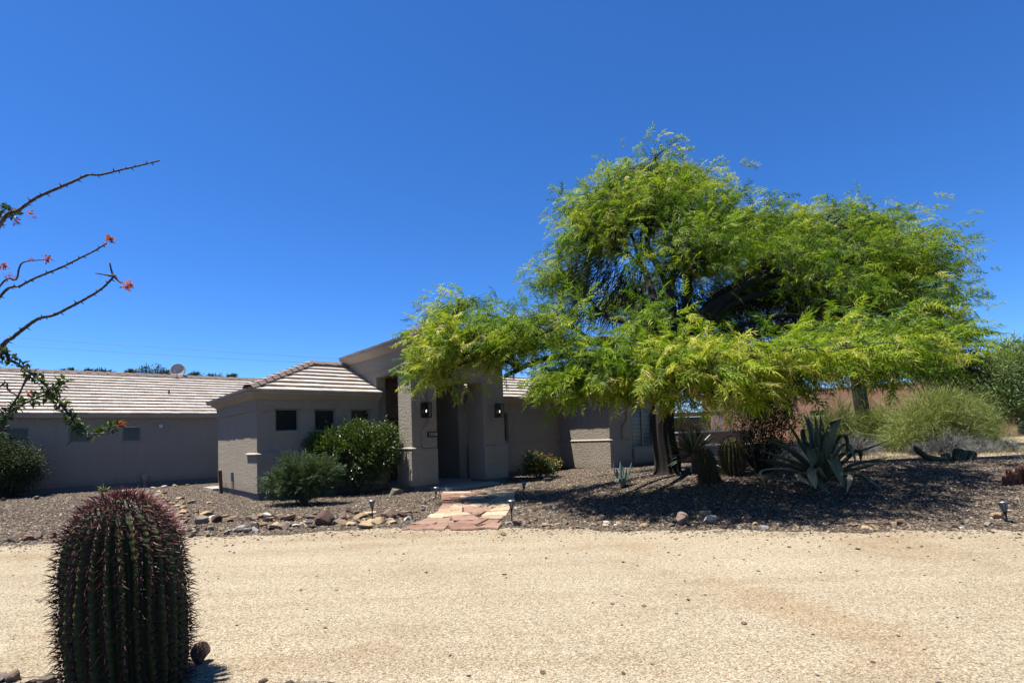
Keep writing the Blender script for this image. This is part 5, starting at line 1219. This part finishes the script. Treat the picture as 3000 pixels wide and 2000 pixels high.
def branchy_tree(name, base, lobes, n, leafL, leafW, mat, label, trunk_r, group=None, clump=150, jit=.7, up=.2, n_stem=1, shell=.45, barkm=None):
    t = thing(name, base, label, 'tree', group); mb = MB()
    for l in lobes:
        c = np.array(l[:3]) - base; fork = c*[.25, .25, .5] + nr.normal(0, .1, 3)
        pts = spline([np.array([nr.normal(0, .12*(n_stem > 1)), 0, -.2]), fork, c*[.7, .7, .85], c], 5); mb.tube(pts, np.linspace(trunk_r, trunk_r*.2, len(pts)), 7)
        for k in range(7):
            e = c + nr.normal(0, .5, 3)*np.array(l[3:6]); mb.tube(spline([pts[-5], (pts[-4]+e)/2, e], 3), np.linspace(trunk_r*.22, trunk_r*.06, 7), 5)
    mb.build('trunk', barkm or BARK, t, True)
    leafy('crown', lobes, n, leafL, leafW, mat, t, base, up=up, jit=jit, shell=shell, clump=clump); return t
FAR = leaf_mat('far_tree_leaf', [(0, (0.0487, 0.0875, 0.0307)), (.6, (0.107, 0.164, 0.0546)), (1, (0.214, 0.265, 0.0938))], .3)
def px_lobes(Y, arr): return [lob(px, py, Y + dy, rx*Y/1590, ry*Y/1590, rz*Y/1590) for px, py, dy, rx, ry, rz in arr]
def base_at(px, Y): p = atY(px, 1200, Y); return np.array([p[0], p[1], float(height(p[0], p[1]))])
branchy_tree('background_tree', base_at(2900, 31), px_lobes(31, [(2890, 1110, 0, 130, 120, 75), (2800, 1130, 1, 100, 100, 55), (2960, 1080, 0, 90, 100, 70), (3020, 1150, 0, 110, 110, 85), (2930, 1180, -1, 110, 90, 55), (2760, 1085, 2, 60, 70, 35), (3060, 1040, 1, 90, 90, 50)]), 60000, .22, .06, FAR, 'dark green broad tree far right behind the pale yellow green bush', .22, clump=800)
GRN = leaf_mat('roofline_leaf', [(0, (0.0116, 0.0261, 0.00812)), (1, (0.0406, 0.0667, 0.0203))], .3)
for k, (px, py, w, h) in enumerate([(205, 1090, 20, 9), (255, 1091, 16, 10), (300, 1093, 20, 8), (385, 1094, 12, 8), (445, 1082, 34, 22), (500, 1098, 18, 8), (570, 1103, 16, 7), (625, 1106, 26, 10), (680, 1105, 12, 12)]):
    Y = 44 + 3*(k % 3)
    branchy_tree('distant_tree', base_at(px, Y), px_lobes(Y, [(px, py+h*.4, 0, w, w, h), (px-w*.4, py+h*.7, .5, w*.7, w*.7, h*.8), (px+w*.45, py+h*.8, -.5, w*.6, w*.6, h*.7), (px, py+h*3, 0, w*1.3, w*1.3, h*1.8)]), 1400, .34, .08, GRN,
                 'biggest tree top above the wing ridge, just left of the satellite dish' if k == 4 else 'small dark tree top just showing above the roof ridge of the left wing', .14, 'tree tops behind the left wing', clump=40)
# whip shrubs
def whips(name, base, n, H, spread, mat, parent, r=.008, bias=(0, 0), sub=3, droop=.15, zlo=.2):
    Vs = []; o = 0; Fs = []; Ws = []
    def add(pts, r0, var):
        nonlocal o
        T, F = tube(pts, np.linspace(r0, r0*.3, len(pts)), 3, False); Vs.append(T); Fs.append(np.array(F)+o); Ws.append(np.full(len(T), var)); o += len(T)
    for k in range(n):
        a = nr.uniform(0, 6.28); el = math.acos(nr.uniform(math.cos(1.45), 1)); L = H*nr.uniform(.6, 1.05)/(1+.1*math.sin(el))
        d = np.array([math.cos(a)*math.sin(el)*spread+bias[0], math.sin(a)*math.sin(el)*spread+bias[1], math.cos(el)+zlo]); d /= np.linalg.norm(d)
        b = np.array([nr.normal(0, .12), nr.normal(0, .12), 0]); m1 = b + d*L*.5 + nr.normal(0, .05*L, 3); e = b + d*L*(1+.35*math.sin(el)*(spread-1)) + [0, 0, -droop*L*math.sin(el)] + nr.normal(0, .12*L, 3)
        pts = spline([b, m1, e], 4); v = np.clip(nr.normal(.5, .2), 0, 1); add(pts, r*1.6, v*.7)
        for q in range(sub):
            i = nr.integers(3, len(pts)-1); dd = pts[i] - pts[i-1]; dd /= np.linalg.norm(dd); dd = dd + nr.normal(0, .75, 3); l2 = L*nr.uniform(.12, .3)
            add(spline([pts[i], pts[i]+dd*l2*.5, pts[i]+dd*l2+nr.normal(0, .04*L, 3)], 2), r*.9, np.clip(v+nr.normal(.1, .15), 0, 1))
    return mesh_obj(name, np.vstack(Vs), np.vstack(Fs), mat, parent, np.concatenate(Ws))
PAV = leaf_mat('palo_verde_twig', [(0, (0.075, 0.10, 0.022)), (.6, (0.17, 0.21, 0.05)), (1, (0.29, 0.31, 0.10))], .25)
g = base_at(2755, 23.5)
t = thing('palo_verde', g, 'wide pale yellow green leafless bush of thin whips behind the gravel crest', 'bush')
whips('branch_mass', g, 260, 2.3, 1.0, PAV, t, .009, sub=9, zlo=.1); L_ = px_lobes(23.5, [(2755, 1235, 0, 130, 120, 75), (2680, 1250, 0, 80, 90, 60), (2840, 1255, 0, 90, 90, 55), (2790, 1190, .3, 80, 90, 50), (2720, 1180, .3, 60, 80, 40), (2880, 1290, -.3, 60, 60, 35), (2640, 1285, -.3, 50, 60, 35)]); leafy('twig_cover', L_, 15000, .42, .016, PAV, t, g, up=.35, jit=.55, shell=.25, clump=420, droop=.2); stems('stem', g, [g + nr.normal(0, 1, 3)*[.5, .5, 0] + [0, 0, 1.3] for k in range(7)], .05, .015, STEMWOOD, t)
g = base_at(2590, 25.5)
t = thing('palo_verde', g, 'smaller pale green whip bush between the saguaro and the wide yellow green bush', 'bush')
whips('branch_mass', g, 160, 2.2, .8, PAV, t, .009, sub=9); leafy('twig_cover', px_lobes(25.5, [(2590, 1220, 0, 60, 70, 60), (2560, 1250, 0, 50, 60, 45), (2620, 1265, 0, 50, 60, 40)]), 5000, .42, .016, PAV, t, g, up=.35, jit=.55, shell=.2, clump=150, droop=.2)
g = base_at(2455, 27)
t = thing('palo_verde', g, 'olive twiggy bush against the pinkish wall left of the saguaro', 'bush')
whips('branch_mass', g, 420, 2.9, .8, PAV, t, .009, sub=7)
STRAW = leaf_mat('straw', [(0, (0.116, 0.0928, 0.0464)), (.6, (0.22, 0.186, 0.0986)), (1, (0.319, 0.273, 0.162))], .3)
g = base_at(2110, 24.5)
t = thing('dry_bush', g, 'straw coloured dry bush in front of the pinkish house above the low grey wall', 'bush')
whips('branch_mass', g, 500, 1.75, .85, STRAW, t, .009, sub=5)
SAGE = leaf_mat('grey_twig', [(0, (0.0638, 0.0638, 0.058)), (.6, (0.128, 0.128, 0.116)), (1, (0.209, 0.203, 0.18))], .15)
for px, Y, H, lab in ((2775, 20.5, .95, 'grey twiggy dead bush right behind the fallen cactus'), (2860, 21.5, .75, 'low grey brushy bush right of the dead twiggy bush'), (2690, 21, .55, 'small grey bush left of the dead twiggy bush'), (2500, 22.5, 1.0, 'grey green bush at the foot of the saguaro'), (2935, 22, .6, 'thin pale grey bush near the right edge below the dark tree'), (2085, 20.6, .75, 'small grey green bush behind the low grey wall')):
    g = base_at(px, Y); t = thing('dry_bush', g, lab, 'bush', 'grey dry bushes behind the gravel bed'); whips('branch_mass', g, 260, H, 1.25, SAGE, t, .006, sub=6)
# dark thin shrub behind the century plant
DRK = leaf_mat('creosote_leaf', [(0, (0.0104, 0.0174, 0.0058)), (.7, (0.0261, 0.0377, 0.0116)), (1, (0.0522, 0.0638, 0.0203))], .2)
g = ground(2225, 1385)
t = thing('shrub', g, 'dark open twiggy shrub between the upright barrel cactus and the century plant', 'shrub')
Y0 = g[1]
L_ = [lob(2210, 1260, Y0, .55, .5, .5), lob(2260, 1220, Y0, .45, .5, .45), lob(2190, 1190, Y0, .45, .5, .35), lob(2290, 1260, Y0+.2, .4, .4, .5), lob(2235, 1320, Y0, .45, .4, .35), lob(2280, 1200, Y0, .4, .4, .3)]
tips = [np.array(l[:3]) + nr.normal(0, .45, 3)*l[3:6] for l in L_ for k in range(16)]
stems('stem', g, tips, .009, .003, BARK, t, bend=.5)
leafy('foliage', L_, 7500, .055, .024, DRK, t, g, up=.3, jit=.7, shell=.0, clump=330)
# dry grass beyond the bed
n = 5200; X = nr.uniform(11.5, 27, n); Y = nr.uniform(17.2, 24, n)*(.92+.01*X); ok = (Y + .3*X > 20.5); X, Y = X[ok], Y[ok]; n = len(X)
pv = np.array([(0, -.006, 0), (0, .006, 0), (.10, .004, .03), (.10, -.004, .03), (.2, 0, .0)]); pf = np.array([(0, 1, 2, 3), (3, 2, 4, 4)])
pf = np.array([(0, 1, 2), (0, 2, 3), (3, 2, 4)])
V, F, W = scatter(pv, pf, frames(nr.normal(0, .45, (n, 3)) + [0, 0, 1.0], nr.uniform(0, 6, n))*nr.uniform(.5, 1.5, n)[:, None, None], np.stack([X, Y, height(X, Y)], 1), nr.random(n))
kind(mesh_obj('dry_grass', V, F, STRAW, var=W), 'stuff')
# power lines
WIRE = simple('wire', (0.029, 0.029, 0.0319), .6)
for lab, A, B, xr in (('upper of the two thin power lines crossing the sky above the left wing', (0, 988), (996, 1052), 0), ('lower of the two thin power lines crossing the sky above the left wing', (0, 1012), (900, 1063), 1)):
    a = atY(*A, 62); b = atY(*B, 74); d = b - a; a2 = a - d*.6; b2 = b + d*.7; pts = [a2 + (b2-a2)*u + np.array([0, 0, 0.9*((2*u-1)**2-.05)*.35]) for u in np.linspace(0, 1, 25)]
    V, F = tube(pts, .016, 5); tag(mesh_obj('power_line', V, F, WIRE), lab, 'power line', 'power lines')

# fallen leaflets and pods under the mesquite
LITTER = leaf_mat('leaf_litter', [(0, (0.05, 0.035, 0.022)), (.5, (0.13, 0.095, 0.055)), (1, (0.28, 0.23, 0.13))], 0, .9)
n = 9000; X = nr.normal(4.2, 3.6, n); Y = nr.uniform(7.0, 17, n); ok = Y > edge_y(X) - .5; X, Y = X[ok], Y[ok]; n = len(X)
pv, pf = leaf_proto(.07, .010, .3, .1); D = nr.normal(0, 1, (n, 3))*[1, 1, .12]
V, F, W = scatter(pv, pf, frames(D, nr.uniform(-.4, .4, n))*nr.uniform(.5, 1.5, n)[:, None, None], np.stack([X, Y, height(X, Y) + .022], 1), nr.random(n))
kind(mesh_obj('leaf_litter', V, F, LITTER, var=W), 'stuff')
